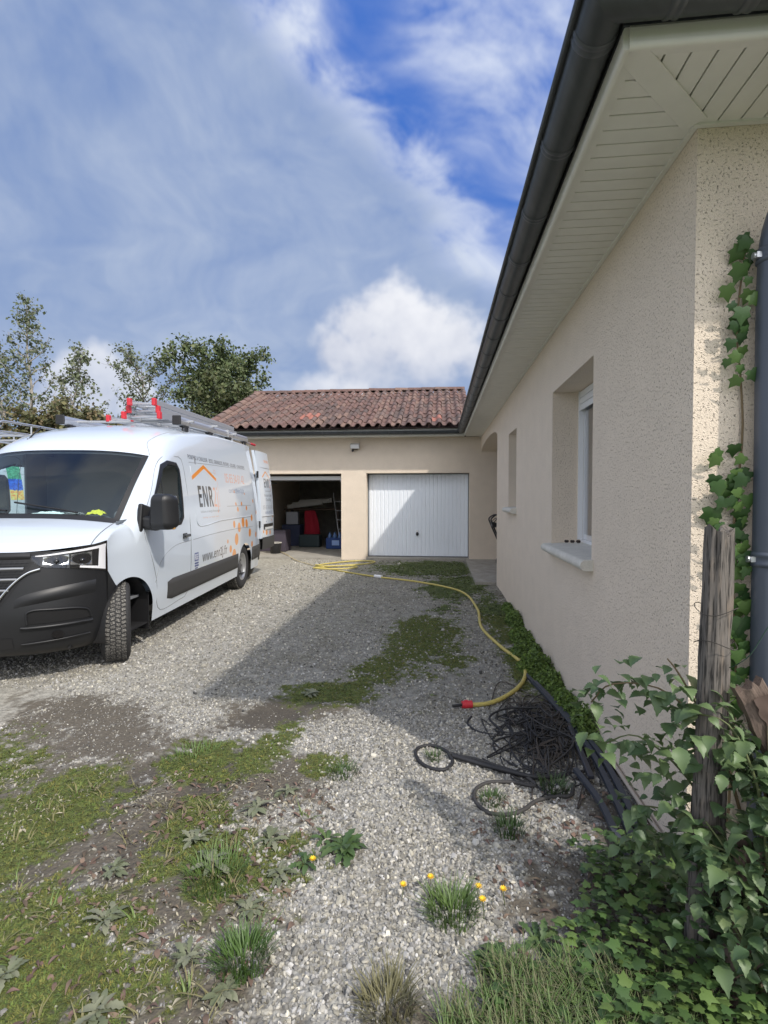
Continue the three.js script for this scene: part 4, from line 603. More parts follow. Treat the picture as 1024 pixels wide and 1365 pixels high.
{ // tail: frame, fixed right leaf, bumper, and the left leaf swung out in line with the side
  const t = van;
  const prof = s => { const P = []; for (let q = 0; q <= NU + NV; q++) P.push(bodyPoint(KN.length - 1 - 1e-4, q)); return P; };
  const P = prof();
  mesh('tail_frame', grid(P.length * 2 - 2, 1, (i, j) => { const k = i - (P.length - 1), p = P[Math.abs(k)], sg = k < 0 ? -1 : 1; return [sg * (p[0] - 0.05 * j), p[1] - 0.05 * j * (p[1] > 2 ? 1 : 0), p[2] - 0.005 * j]; }), vanPaint, t);
  const dl = rbox(0.92, 1.66, 0.05, 0.02); dl.translate(-0.49, 1.40, -5.49); mesh('rear_door', dl, vanPaint, t);
  mesh('rear_bumper', join([rbox(2.0, 0.20, 0.18, 0.05).translate(0, 0.42, -5.50)]), VM.bumper, t);
  mesh('cargo_floor', join([box(-0.9, 0.9, 0.58, 0.61, -5.45, -2.25), box(-0.92, -0.90, 0.61, 2.1, -5.45, -2.25)]), VM.cabin, t);
  // open leaf
  const o = new THREE.Group(); o.name = 'rear_door'; o.position.set(1.04, 0.115, -5.56); o.rotation.y = -0.05; t.add(o); o.userData.label = 'open rear door leaf with logo print and number plate recess';
  const tint = y => tumble(y) * 0.85;
  const W = 0.80, y0 = 0.60, y1 = 2.20;
  const pc = document.createElement('canvas'); pc.width = 512; pc.height = 1024; const g = pc.getContext('2d'); g.fillStyle = '#c8d1db'; g.fillRect(0, 0, 512, 1024);
  { const X = x => x / W * 512, Y = y => (2.25 - y) / 1.7 * 1024; const tx = (str, x, y, w, h, f, c) => { g.save(); g.font = f + ' 100px sans-serif'; const m = g.measureText(str).width; g.translate(X(x), Y(y)); g.scale(X(w) / m, (Y(0) - Y(h)) / 72); g.fillStyle = c; g.fillText(str, 0, 0); g.restore(); };
    tx('www', 0.42, 2.00, 0.34, 0.07, 'bold', '#e08a52'); g.strokeStyle = '#e08a2a'; g.lineWidth = 16; g.beginPath(); g.moveTo(X(0.20), Y(1.72)); g.lineTo(X(0.42), Y(1.83)); g.lineTo(X(0.66), Y(1.72)); g.stroke();
    tx('ENR', 0.24, 1.53, 0.34, 0.17, 'bold', '#3c4046'); tx('2j', 0.59, 1.53, 0.12, 0.16, '', '#e0a58c'); g.fillStyle = '#8a8d93'; g.fillRect(X(0.28), Y(1.47), X(0.38), 6); tx('Pompes à chaleur', 0.20, 1.36, 0.52, 0.05, '', '#5f646c'); tx('Chauffage', 0.27, 1.28, 0.36, 0.05, '', '#5f646c'); tx('05 65 34 61 42', 0.10, 1.13, 0.64, 0.07, '', '#7d828c'); tx('www.enr2j.fr', 0.20, 1.04, 0.50, 0.06, '', '#5f6f96');
    g.fillStyle = '#df8a26'; for (const [x, y, r] of [[0.26, 0.70, 0.05], [0.48, 0.69, 0.045], [0.10, 0.72, 0.03], [0.70, 0.98, 0.025], [0.62, 0.92, 0.02]]) { g.beginPath(); g.ellipse(X(x), Y(y), X(r), Y(0) - Y(r), 0, 0, 7); g.fill(); } g.fillStyle = '#4a5a96'; g.beginPath(); g.ellipse(X(0.25), Y(0.90), 9, 9, 0, 0, 7); g.fill(); }
  const tex = new THREE.CanvasTexture(pc); tex.colorSpace = THREE.SRGBColorSpace; const pm = vanPaint.clone(); pm.color.set(0xffffff); pm.map = tex;
  const face = (x0, x1, ya, yb, off, nx = 12, ny = 24) => grid(nx, ny, (i, j) => { const z = lerp(x0, x1, i / nx), y = lerp(ya, yb, j / ny); const c = Math.max(0, y - 2.05) * 0.25; return [tint(y) + off + 0.02 * Math.sin(z / W * Math.PI), y, -lerp(z, Math.min(Math.max(z, c), W - c), 1)]; }, null, q => [-q[2] / W, (q[1] - 0.55) / 1.7]);
  mesh('door_skin', join([face(0, W, y0, y1, 0), (() => { const q = face(0, W, y0, y1, -0.055); return q; })()]), pm, o);
  mesh('door_edge', join([grid(24, 1, (i, j) => [tint(lerp(y0, y1, i / 24)) - 0.055 * j, lerp(y0, y1, i / 24), 0]), grid(24, 1, (i, j) => [tint(lerp(y0, y1, i / 24)) - 0.055 * j, lerp(y0, y1, i / 24), -W]), grid(12, 1, (i, j) => [tint(y1) - 0.055 * j + 0.02 * Math.sin(i / 12 * Math.PI), y1, -lerp(0.0375, W - 0.0375, i / 12)])]), vanPaint, o);
  mesh('door_crease', join([tube([[tint(1.90) + 0.002, 1.90, -0.08], [tint(1.90) + 0.022, 1.90, -0.4], [tint(1.90) + 0.004, 1.90, -0.76]], 0.006, 12, 5), tube([[tint(1.0) + 0.002, 0.995, -0.03], [tint(1.0) + 0.022, 1.0, -0.4], [tint(1.0) + 0.004, 1.005, -0.77]], 0.010, 12, 5)]), mat(0.35, 0.36, 0.37, 0.5), o);
  mesh('plate_recess', face(0.10, 0.72, 0.76, 0.86, 0.006, 8, 3), VM.seal, o);
  mesh('number_plate', face(0.14, 0.68, 0.755, 0.80, 0.012, 8, 2), mat(0.55, 0.56, 0.55, 0.5), o);
  mesh('door_foot', join([face(0.0, W, 0.40, 0.62, 0.016, 12, 4), face(0.0, W, 0.40, 0.62, -0.05, 12, 2), grid(12, 1, (i, j) => [0.016 + tint(0.4) - 0.066 * j, 0.40, -i / 12 * W])]), VM.band, o);
  mesh('hinge', join([bar([-0.03, 0.8, 0.03], [-0.03, 0.92, 0.03], 0.02), bar([-0.06, 1.7, 0.03], [-0.06, 1.82, 0.03], 0.02)]), VM.seal, o);
}

// ---------------------------------------------------------------- things on and round the van
const VQ = { x: -3.676, z: -3.425, h: 0.0976 };
function onVan(o) { o.position.set(VQ.x, 0, VQ.z); o.rotation.y = VQ.h; return o; }
// place a van-local set of geometries as a thing whose origin is at c (van axes)
function vanThing(name, label, cat, c, group) { const t = thing(name, label, cat, [0, 0, 0], VQ.h, group); const v = V(...c).applyAxisAngle(V(0, 1, 0), VQ.h); t.position.set(VQ.x + v.x, v.y, VQ.z + v.z); t.userData.c = undefined; delete t.userData.c; t._c = c; return t; }
const vpart = (name, g, m, t, parent) => { g.translate(-t._c[0], -t._c[1], -t._c[2]); return mesh(name, g, m, parent || t); };
{ // roof bars with feet (part of the van)
  for (const s of [2.95, 3.9, 4.85]) { const yb = s < 3.5 ? 2.40 : 2.47; mesh('roof_bar', join([rbox(1.62, 0.03, 0.05, 0.008).translate(0, yb + 0.04, -s), ...[0.72, -0.72].map(a => rbox(0.05, 0.13, 0.06, 0.012).translate(a, yb - 0.03, -s))]), M.aluDull, van); }
}
function carrier(a, label, s0 = 2.68, s1 = 5.75, y0 = 2.365, y1 = 2.47) { // long aluminium pipe carrier on black feet
  const t = vanThing('pipe_carrier', label, 'carrier', [a, y0, -s0], 'pipe carriers on the van roof');
  const sh = new THREE.Shape(); const w = 0.048, h = 0.11; sh.moveTo(-w, 0.02); sh.quadraticCurveTo(-w, 0, -w + 0.02, 0); sh.lineTo(w - 0.02, 0); sh.quadraticCurveTo(w, 0, w, 0.02); sh.lineTo(w + 0.008, h * 0.45); sh.lineTo(w, h * 0.5); sh.quadraticCurveTo(w, h, w - 0.05, h); sh.lineTo(-w + 0.05, h); sh.quadraticCurveTo(-w, h, -w, h * 0.5); sh.closePath();
  const L = s1 - s0, tilt = Math.atan2(y1 - y0, L); const g = extr(sh, L); g.translate(0, 0, -L); g.rotateX(tilt); g.translate(a, y0, -s0);
  const bd = vpart('tube', g, M.alu, t);
  const cap = rbox(0.108, 0.118, 0.028, 0.012).translate(a, y0 + 0.058, -s0 + 0.012); vpart('end_cap', cap, M.plasticBlack, t);
  vpart('joint_band', rbox(0.118, 0.116, 0.02, 0.004).translate(a, lerp(y0, y1, 0.62) + 0.058, -lerp(s0, s1, 0.62)), M.aluDull, t);
  for (const f of [0.05, 0.35, 0.64, 0.93]) { const s = lerp(s0, s1, f), y = lerp(y0, y1, f); vpart('foot', join([rbox(0.02, 0.075, 0.10, 0.006).translate(a + 0.055, y - 0.035, -s), rbox(0.02, 0.075, 0.02, 0.006).translate(a + 0.02, y - 0.035, -s + 0.03), rbox(0.09, 0.02, 0.10, 0.006).translate(a + 0.03, y - 0.008, -s)]), M.plasticBlack, t); }
}
carrier(0.70, 'aluminium pipe carrier with black end cap along the roof edge above the logo');
carrier(-0.74, 'aluminium pipe carrier with black end cap on the far edge of the van roof', 2.66, 5.6, 2.37, 2.46);
function ladder(a0, a1, s0, s1, y0, y1, label, tip) {
  const t = vanThing('ladder', label, 'ladder', [(a0 + a1) / 2, y0, -s0], 'ladders stacked on the van roof');
  const L = Math.hypot(s1 - s0, y1 - y0), ang = Math.atan2(y1 - y0, s1 - s0);
  const put = g => { g.rotateX(ang); g.translate(0, y0, -s0); return g; };
  for (const a of [a0, a1]) { vpart('rail', put(rbox(0.028, 0.068, L, 0.006).translate(a, 0, -L / 2)), M.aluDull, t); vpart('end_cap', put(rbox(0.042, 0.09, 0.07, 0.010).translate(a, 0, 0.0)), M.red, t); }
  const n = Math.floor(L / 0.28); for (let k = 0; k < n; k++) vpart('rung', put(bar([a0, 0, -0.14 - k * 0.28], [a1, 0, -0.14 - k * 0.28], 0.016, 8)), M.alu, t);
  if (tip) vpart('end_cap', put(rbox(0.05, 0.06, 0.12, 0.012).translate(a1, 0, -L)), M.red, t);
}
ladder(0.13, 0.56, 2.50, 5.75, 2.455, 2.56, 'wide aluminium ladder with red caps, lowest of the stack on the van roof');
ladder(0.16, 0.52, 2.56, 5.80, 2.535, 2.635, 'aluminium ladder with red caps, middle of the stack on the van roof');
ladder(0.20, 0.50, 2.50, 5.70, 2.615, 2.71, 'narrow aluminium ladder with red caps, topmost of the stack on the van roof');
ladder(-0.30, 0.02, 2.95, 5.60, 2.485, 2.57, 'aluminium ladder with red caps lying beside the stack on the van roof');
{ const t = vanThing('pole', 'thin aluminium pole with red tip sticking out behind the van roof', 'pole', [0.55, 2.50, -4.0]); vpart('rod', bar([0.50, 2.50, -4.0], [0.62, 2.52, -6.55], 0.014), M.alu, t); vpart('tip', bar([0.616, 2.52, -6.45], [0.625, 2.52, -6.72], 0.024), M.red, t); }
// on the dashboard
{
  const r = rngOf(8);
  const crumple = (w, d, h, n = 14) => grid(n, n, (i, j) => { const x = i / n - 0.5, z = j / n - 0.5; return [x * w + 0.01 * noise2(i * 0.7, j * 0.7), h * (0.4 + 0.6 * fbm(i * 0.45 + 3, j * 0.45, 3)) * (1 - 2.2 * (x * x + z * z)) + 0.012, z * d + 0.008 * noise2(i * 0.6 + 9, j * 0.6)]; });
  const a = solo('paper', crumple(0.30, 0.16, 0.06), mat(0.72, 0.82, 0.82, 0.8), 'crumpled pale paper lying on the dashboard behind the windscreen', 'paper'); onVan(a); a.geometry.translate(0.12, 1.285, -1.10);
  const b = solo('cloth', crumple(0.15, 0.12, 0.09), mat(0.62, 0.60, 0.05, 0.85), 'crumpled yellow cloth lying on the dashboard by the steering wheel', 'cloth'); onVan(b); b.geometry.translate(0.60, 1.285, -1.05);
  const l = []; for (let k = 0; k < 7; k++) l.push(tube([...Array(7)].map((_, i) => [0.36 + (r() - 0.5) * 0.18, 1.295 + r() * 0.025, -1.08 + (r() - 0.5) * 0.10]), 0.005, 24, 5));
  onVan(solo('cable', join(l), mat(0.25, 0.26, 0.27, 0.6), 'grey tangled cable lying on the dashboard beside the paper', 'cable'));
  const cup = onVan(solo('sack', grid(20, 12, (i, j) => { const th = i / 20 * Math.PI * 2, f = j / 12, rr = 0.24 * Math.pow(Math.sin(Math.PI * (0.12 + 0.86 * f) * 0.98), 0.55) * (1 + 0.14 * fbm(Math.cos(th) * 2 + 4, Math.sin(th) * 2 + f * 4, 3)); return [0.62 + Math.cos(th) * rr * 1.0, 0.01 + 0.44 * f * (1 + 0.05 * Math.sin(th * 3)) , -5.72 + Math.sin(th) * rr]; }), phys(0.012, 0.012, 0.013, 0.35), 'black plastic sack standing on the gravel under the open rear door', 'sack')); cup.receiveShadow = true;
}
// second van, behind and beside the first
const van2 = makeVan('plain white van with a long roof rack parked beyond the printed van', false, 0, 'white vans on the drive');
van2.position.set(-8.35, 0, -6.2); van2.rotation.y = 0.06;
{
  mesh('rear_door', rbox(1.86, 1.66, 0.05, 0.02).translate(0, 1.40, -5.49), vanPaint, van2);
  const c = document.createElement('canvas'); c.width = 128; c.height = 256; const g = c.getContext('2d'); const r = rngOf(4);
  g.fillStyle = '#3f9f78'; g.fillRect(0, 0, 128, 96); g.fillStyle = '#2a64d8'; g.fillRect(0, 96, 128, 84); g.fillStyle = '#e8d27a'; g.fillRect(0, 180, 128, 76); for (let k = 0; k < 420; k++) { const y = r() * 256; g.fillStyle = y < 96 ? ['#2f8a5a', '#5ab48c', '#287a60'][k % 3] : y < 180 ? ['#1d50bf', '#3b7ae6', '#2248a0'][k % 3] : ['#f0b45a', '#d9e08a', '#e88a4a'][k % 3]; g.fillRect(r() * 124, y, 4 + r() * 14, 3 + r() * 8); }
  const tx = new THREE.CanvasTexture(c); tx.colorSpace = THREE.SRGBColorSpace;
  mesh('side_print', grid(4, 6, (i, j) => onSide(lerp(2.10, 2.42, i / 4), lerp(1.42, 2.02, j / 6), 0.004)), mat(1, 1, 1, 0.5, { map: tx }), van2);
  for (const a of [0.80, -0.80]) { mesh('rack_rail', join([tube([[a, 2.72, -2.05], [a, 2.80, -2.15], [a, 2.82, -2.4], [a, 2.85, -5.2]], 0.022, 40, 8), tube([[a, 2.62, -2.0], [a, 2.64, -2.5], [a, 2.66, -5.2]], 0.018, 30, 8), ...[2.1, 2.9, 3.7, 4.5].map(s => bar([a, 2.40, -s], [a, 2.84, -s], 0.016))]), M.alu, van2); }
  for (const s of [2.1, 2.9, 3.7, 4.5]) mesh('roof_bar', join([bar([-0.8, 2.64, -s], [0.8, 2.64, -s], 0.02)]), M.aluDull, van2);
}

// ---------------------------------------------------------------- inside the open garage bay
{
  const pk = (name, label, cat, geo, m, pos, ry = 0, group) => { const o = solo(name, geo, m, label, cat, group); o.position.set(...pos); o.rotation.y = ry; return o; };
  const t = thing('workbench', 'dark workbench loaded with boards at the back of the open garage', 'workbench', [-3.75, 0.05, -15.4]);
  mesh('top', rbox(1.7, 0.05, 0.7, 0.01).translate(0, 1.06, 0), mat(0.10, 0.07, 0.05, 0.8), t); for (const [x, z] of [[-0.78, -0.28], [0.78, -0.28], [-0.78, 0.28], [0.78, 0.28]]) mesh('leg', rbox(0.07, 1.04, 0.07, 0.01).translate(x, 0.52, z), mat(0.08, 0.06, 0.05, 0.8), t);
  const bw = mat(0.40, 0.40, 0.38, 0.8);
  for (const [k, dx, dy, dz, rz, L] of [[0, -0.10, 1.20, 0.10, 0.13, 1.05], [1, 0.06, 1.26, 0.04, 0.11, 1.1], [2, 0.20, 1.30, 0.0, 0.06, 1.0]]) { const o = solo('plank', rbox(L, 0.12, 0.16, 0.006), bw, ['short white plank leaning on the workbench, lowest of three', 'white plank on the workbench between two others', 'white plank on the workbench, topmost of three'][k], 'plank', 'white planks in the garage'); o.position.set(-3.85 + dx, dy + 0.05, -15.15 + dz); o.rotation.z = rz; }
  const coat = grid(18, 14, (i, j) => { const f = j / 14, w = lerp(0.14, 0.24, Math.pow(f, 0.7)), th = i / 18 * Math.PI * 2; return [Math.cos(th) * w * (1 + 0.1 * Math.sin(th * 5 + f * 4)) + 0.06 * f, -f * 0.75, Math.sin(th) * 0.09 * (1 + 0.3 * Math.sin(th * 4 + 2))]; }); pk('coat', 'red coat hanging below the white planks in the open garage', 'coat', coat, mat(0.34, 0.012, 0.03, 0.9), [-3.72, 1.08, -14.75]);
  pk('carton', 'white printed carton standing left of the red coat in the garage', 'box', rbox(0.34, 0.36, 0.30, 0.008), mat(0.40, 0.42, 0.46, 0.8), [-4.28, 0.86, -14.9], 0.1);
  pk('storage_bin', 'dark blue storage bin under the white carton in the garage', 'bin', rbox(0.55, 0.62, 0.45, 0.03), mat(0.03, 0.04, 0.09, 0.6), [-4.28, 0.36, -14.9]);
  const cr = thing('bottle_crate', 'blue crate of bottled water on the garage floor beside the pillar', 'crate', [-2.85, 0.05, -14.1]); mesh('crate', rbox(0.46, 0.30, 0.34, 0.02).translate(0, 0.15, 0), mat(0.02, 0.06, 0.22, 0.6), cr); for (let k = 0; k < 3; k++) mesh('bottle', new THREE.LatheGeometry([[0.0, 0.12], [0.055, 0.12], [0.055, 0.34], [0.045, 0.38], [0.018, 0.43], [0.018, 0.46], [0, 0.46]].map(p => new THREE.Vector2(...p)), 14).translate(-0.14 + k * 0.14, 0, 0.06), phys(0.12, 0.22, 0.45, 0.2), cr); mesh('label_band', rbox(0.20, 0.14, 0.01, 0.004).translate(0.04, 0.17, 0.174), mat(0.35, 0.5, 0.85, 0.6), cr);
  pk('cabinet', 'dark low cabinet on the garage floor behind the open van door', 'cabinet', rbox(0.8, 0.55, 0.5, 0.02), mat(0.06, 0.05, 0.07, 0.7), [-4.35, 0.33, -13.3]);
  pk('toolbox', 'black toolbox standing on the garage floor under the red coat', 'toolbox', rbox(0.6, 0.35, 0.35, 0.03), mat(0.03, 0.05, 0.055, 0.6), [-3.65, 0.23, -14.5]);
  const st = thing('step_ladder', 'folded metal step ladder leaning against the garage wall inside', 'ladder', [-2.55, 0.05, -14.6]); for (const x of [-0.18, 0.18]) mesh('rail', bar([x, 0, 0.35], [x * 0.8 - 0.35, 1.55, -0.2], 0.018), M.aluDull, st); for (let k = 1; k < 6; k++) { const f = k / 6; mesh('step', bar([-0.18 - 0.33 * f, 1.55 * f, 0.35 - 0.55 * f], [0.18 - 0.37 * f, 1.55 * f, 0.35 - 0.55 * f], 0.015), M.aluDull, st); }
  const bk = thing('bucket', 'small black bucket with pale rim on the garage floor by the van', 'bucket', [-4.1, 0.05, -12.7]); mesh('pail', new THREE.LatheGeometry([[0, 0.0], [0.12, 0], [0.15, 0.27], [0.145, 0.27], [0.115, 0.01], [0, 0.01]].map(p => new THREE.Vector2(...p)), 20), M.plasticBlack, bk); mesh('rim', new THREE.TorusGeometry(0.15, 0.010, 6, 24).rotateX(Math.PI / 2).translate(0, 0.27, 0), M.sill, bk);
}
// lawn mower in the porch, handle towards the drive
{
  const t = thing('lawn_mower', 'black and orange lawn mower with folded handle standing on the porch slab', 'lawn mower', [1.50, 0.045, -10.4]); t.rotation.y = 0;
  const dk = rbox(0.78, 0.18, 0.52, 0.06).translate(0.1, 0.20, 0); mesh('deck', dk, mat(0.55, 0.22, 0.05, 0.4), t);
  const en = new THREE.LatheGeometry([[0, 0.46], [0.10, 0.45], [0.16, 0.40], [0.17, 0.30], [0.18, 0.28]].map(p => new THREE.Vector2(...p)), 20); mesh('engine', en.translate(0.16, 0, 0), M.plasticBlack, t);
  for (const [x, r] of [[-0.22, 0.12], [0.44, 0.10]]) for (const z of [-0.28, 0.28]) { const w = new THREE.CylinderGeometry(r, r, 0.06, 20); w.rotateX(Math.PI / 2); mesh('wheel', w.translate(x, r, z), VM.tyre, t); }
  mesh('handle', join([tube([[-0.20, 0.30, 0.22], [-0.36, 0.66, 0.22], [-0.47, 0.92, 0.22], [-0.49, 0.99, 0.21], [-0.42, 1.06, 0.16], [-0.36, 1.075, 0], [-0.42, 1.06, -0.16], [-0.49, 0.99, -0.21], [-0.47, 0.92, -0.22], [-0.36, 0.66, -0.22], [-0.20, 0.30, -0.22]], 0.015, 90, 8)]), M.plasticBlack, t);
  mesh('control_lever', tube([[-0.46, 0.90, 0.20], [-0.38, 0.99, 0.16], [-0.33, 1.0, 0], [-0.38, 0.99, -0.16], [-0.46, 0.90, -0.20]], 0.008, 40, 6), M.plasticBlack, t);
  mesh('console', rbox(0.09, 0.10, 0.34, 0.03).translate(-0.42, 0.88, 0), M.plasticBlack, t);
  const bag = rbox(0.34, 0.34, 0.46, 0.08); bag.rotateZ(0.3); mesh('grass_bag', bag.translate(-0.12, 0.34, 0), mat(0.02, 0.02, 0.022, 0.9), t);
}

// ---------------------------------------------------------------- hose and cables
const gy = (x, z, h) => [x, groundY(x, z) + h, z];
{
  const path = [[0.20, -3.61], [0.35, -3.66], [0.53, -3.86], [0.68, -4.18], [0.73, -4.55], [0.61, -5.03], [0.48, -5.76], [0.50, -6.84], [0.32, -8.02], [-0.32, -8.80], [-1.16, -9.36], [-1.86, -9.95], [-2.42, -10.45], [-2.56, -10.62], [-2.3, -11.1], [-1.80, -11.55], [-1.42, -11.45], [-1.50, -11.1], [-1.95, -10.75], [-2.40, -10.35], [-2.50, -10.15], [-2.2, -10.0], [-1.75, -10.2], [-1.65, -10.4], [-1.9, -10.55], [-2.35, -10.42], [-2.55, -10.55]];
  const pts = path.map(([x, z], i) => V(...gy(x, z, 0.017 + (i > 19 ? 0.03 : i > 13 ? 0.012 : 0))));
  const t = thing('garden_hose', 'yellow garden hose with red coupling snaking over the gravel', 'hose', [0.2, 0, -3.61]);
  const yel = new THREE.MeshStandardMaterial({ map: rep(dataTex(256, 64, (i, j, c) => { const v = 1 + 0.4 * fbm(i * 0.08, j * 0.2, 4), d = sstep(0.05, 0.45, fbm(i * 0.05 + 9, j * 0.12, 4)); c[0] = toS(lerp(0.52 * v, 0.30, d * 0.6)); c[1] = toS(lerp(0.43 * v, 0.26, d * 0.6)); c[2] = toS(lerp(0.12 * v, 0.14, d * 0.6)); }), 26, 1), roughness: 0.5, side: THREE.DoubleSide });
  part('tube', tube(pts, 0.0155, 420, 10), yel, t);
  part('coupling', join([bar([0.235, 0.019, -3.615], [0.165, 0.019, -3.60], 0.026, 12), bar([0.205, 0.019, -3.61], [0.185, 0.019, -3.605], 0.032, 10)]), M.red, t); part('nozzle', bar([0.165, 0.019, -3.60], [0.10, 0.016, -3.575], 0.010, 8), M.plasticBlack, t);
  part('joint', bar([-1.02, 0.025, -9.27], [-1.16, 0.025, -9.36], 0.030, 12), M.pvc, t);
  solo('thin_hose', tube([[-2.55, -10.6], [-2.9, -11.1], [-3.26, -11.62]].map(([x, z]) => V(...gy(x, z, 0.014))).concat([V(-3.7, 0.07, -12.3), V(-4.1, 0.068, -13.0)]), 0.012, 60, 8), mat(0.50, 0.42, 0.25, 0.6), 'thin pale hose running from the yellow coil into the open garage', 'hose');
}
{
  const r = rngOf(21), blk = mat(0.020, 0.020, 0.022, 0.6), gry = mat(0.045, 0.043, 0.042, 0.75), brn = mat(0.06, 0.05, 0.042, 0.85);
  const cab = (pts, rad, m, label, h = 0.0) => solo('cable', tube(pts.map(([x, z, dy = 0]) => V(...gy(x, z, rad + dy + h))), rad, 90, 8), m, label, 'cable');
  cab([[0.07, -2.90], [0.02, -2.97], [-0.05, -3.0], [-0.12, -2.95], [-0.11, -2.83], [-0.05, -2.75], [0.03, -2.73], [0.08, -2.81], [0.06, -2.89, 0.012], [0.14, -2.86], [0.32, -2.76], [0.45, -2.72], [0.58, -2.73], [0.70, -2.79]], 0.010, blk, 'black cable ending in a small round loop on the gravel');
  cab([[0.06, -2.90], [0.20, -2.84, 0.01], [0.34, -2.765, 0.012], [0.45, -2.70, 0.01], [0.49, -2.63], [0.38, -2.645, 0.004], [0.25, -2.63], [0.185, -2.56], [0.18, -2.46], [0.235, -2.38], [0.33, -2.375], [0.40, -2.42], [0.47, -2.50], [0.58, -2.55], [0.64, -2.56], [0.68, -2.66]], 0.0095, gry, 'dark grey cable bending back in a wide open loop beside the tangle');
  cab([[0.08, -2.86, 0.01], [0.22, -2.79, 0.01], [0.36, -2.73, 0.014], [0.50, -2.69, 0.012], [0.66, -2.74]], 0.012, blk, 'short straight black cable lying along the looped cables');
  cab([[0.22, -3.45], [0.19, -3.33], [0.25, -3.22], [0.40, -3.20], [0.33, -3.36, 0.03], [0.45, -3.50, 0.04], [0.66, -3.52, 0.05]], 0.007, blk, 'thin black cable curling out of the tangle towards the hose end');
  const t = thing('cable_tangle', 'big tangle of black and grey cables heaped against the house wall', 'cables', [0.66, 0, -3.3]);
  for (let k = 0; k < 34; k++) {
    const pts = []; const cx = 0.62 + (r() - 0.5) * 0.34, cz = -3.25 + (r() - 0.5) * 0.75, R = 0.09 + 0.17 * r(), ph = r() * 6, el = 0.6 + 0.9 * r(), n = 8 + Math.floor(r() * 6), tilt = r() * 3, hh = 0.005 + 0.045 * r() * r();
    for (let i = 0; i < n; i++) { const a = ph + i * (0.6 + 1.1 * r()), q = R * (0.4 + 1.1 * r()); const dx = Math.cos(a) * q, dz = Math.sin(a) * q * el * 1.5; const x = Math.min(0.90, cx + dx * Math.cos(tilt) - dz * 0.2 * Math.sin(tilt)), z = cz + dz; const m = sstep(0.5, 0.1, Math.hypot((x - 0.66) / 0.8, (z + 3.3) / 1.2)); pts.push(gy(x, z, 0.008 + hh * m + 0.03 * r() * m)); }
    part('cable', tube(pts, 0.0032 + 0.0042 * r() * r(), 90, 6), [blk, gry, brn, blk][k % 4], t);
  }
  for (const [x, z, L, a, y] of [[0.80, -3.0, 0.6, 1.5, 0.03]]) { const g = rbox(L, 0.022, 0.03, 0.006); g.rotateY(a); g.rotateZ(-0.06); g.translate(x, y, z); part('conduit', g, mat(0.035, 0.037, 0.048, 0.45), t); }
  // flat conduits along the wall foot
  const con = mat(0.045, 0.052, 0.068, 0.5);
  [[[0.71, -4.30], [0.80, -3.70], [0.86, -3.05], [0.845, -2.55], [0.80, -2.08]], [[0.75, -4.1], [0.83, -3.6], [0.90, -3.0], [0.885, -2.5], [0.835, -2.03]], [[0.72, -2.78], [0.76, -2.5], [0.755, -2.25], [0.745, -2.06]]].forEach((p, k) => {
    const c = new THREE.CatmullRomCurve3(p.map(([x, z]) => V(...gy(x, z, 0.022 + k * 0.004)))), s = poly([[-0.009, -0.014], [0.009, -0.014], [0.009, 0.014], [-0.009, 0.014]]);
    solo('conduit', new THREE.ExtrudeGeometry(s, { steps: 40, extrudePath: c, bevelEnabled: false }), con, ['long dark plastic conduit lying by the wall foot, farther from the wall', 'long dark plastic conduit lying closest to the house wall', 'short dark plastic conduit lying on the gravel beside the long ones'][k], 'conduit', 'conduits by the wall foot');
  });
  solo('water_pipe', tube([[0.935, -3.3], [0.94, -2.9], [0.942, -2.5], [0.94, -2.2]].map(([x, z]) => V(...gy(x, z, 0.03))), 0.011, 30, 8), mat(0.42, 0.36, 0.30, 0.6), 'thin beige pipe running along the foot of the house wall', 'pipe');
}

// ---------------------------------------------------------------- trees behind the drive
const leafMat = phys(1, 1, 1, 0.75, { vertexColors: true, transmission: 0.25, thickness: 0 });
const woodMat = (r, g, b) => new THREE.MeshStandardMaterial({ map: rep(barkTex(r, g, b, 0.5), 2, 3), roughness: 0.95, side: THREE.DoubleSide });
const bark1 = woodMat(0.20, 0.175, 0.15), bark2 = woodMat(0.34, 0.31, 0.27), bark3 = woodMat(0.09, 0.075, 0.06);
function leafCloud(list, pal, r) { // list of [x, y, z, size]
  const n = list.length, P = new Float32Array(n * 18), C = new Float32Array(n * 18), a = V(), b = V(), c = V(); let k = 0;
  for (const [x, y, z, s] of list) {
    a.set(r() - 0.5, r() * 0.6 - 0.45, r() - 0.5).normalize(); b.set(r() - 0.5, r() - 0.5, r() - 0.5).cross(a).normalize();
    const w = s * (0.30 + 0.15 * r()), col = pal[Math.floor(r() * pal.length)], v = 0.75 + 0.5 * r();
    const p0 = [x, y, z], p1 = [x + a.x * s * 0.5 + b.x * w, y + a.y * s * 0.5 + b.y * w, z + a.z * s * 0.5 + b.z * w], p2 = [x + a.x * s, y + a.y * s - s * 0.12, z + a.z * s], p3 = [x + a.x * s * 0.5 - b.x * w, y + a.y * s * 0.5 - b.y * w + s * 0.08, z + a.z * s * 0.5 - b.z * w];
    for (const p of [p0, p1, p2, p0, p2, p3]) { P[k] = p[0]; P[k + 1] = p[1]; P[k + 2] = p[2]; C[k] = col[0] * v; C[k + 1] = col[1] * v; C[k + 2] = col[2] * v; k += 3; }
  }
  const g = new THREE.BufferGeometry(); g.setAttribute('position', new THREE.BufferAttribute(P, 3)); g.setAttribute('color', new THREE.BufferAttribute(C, 3)); g.computeVertexNormals(); return g;
}
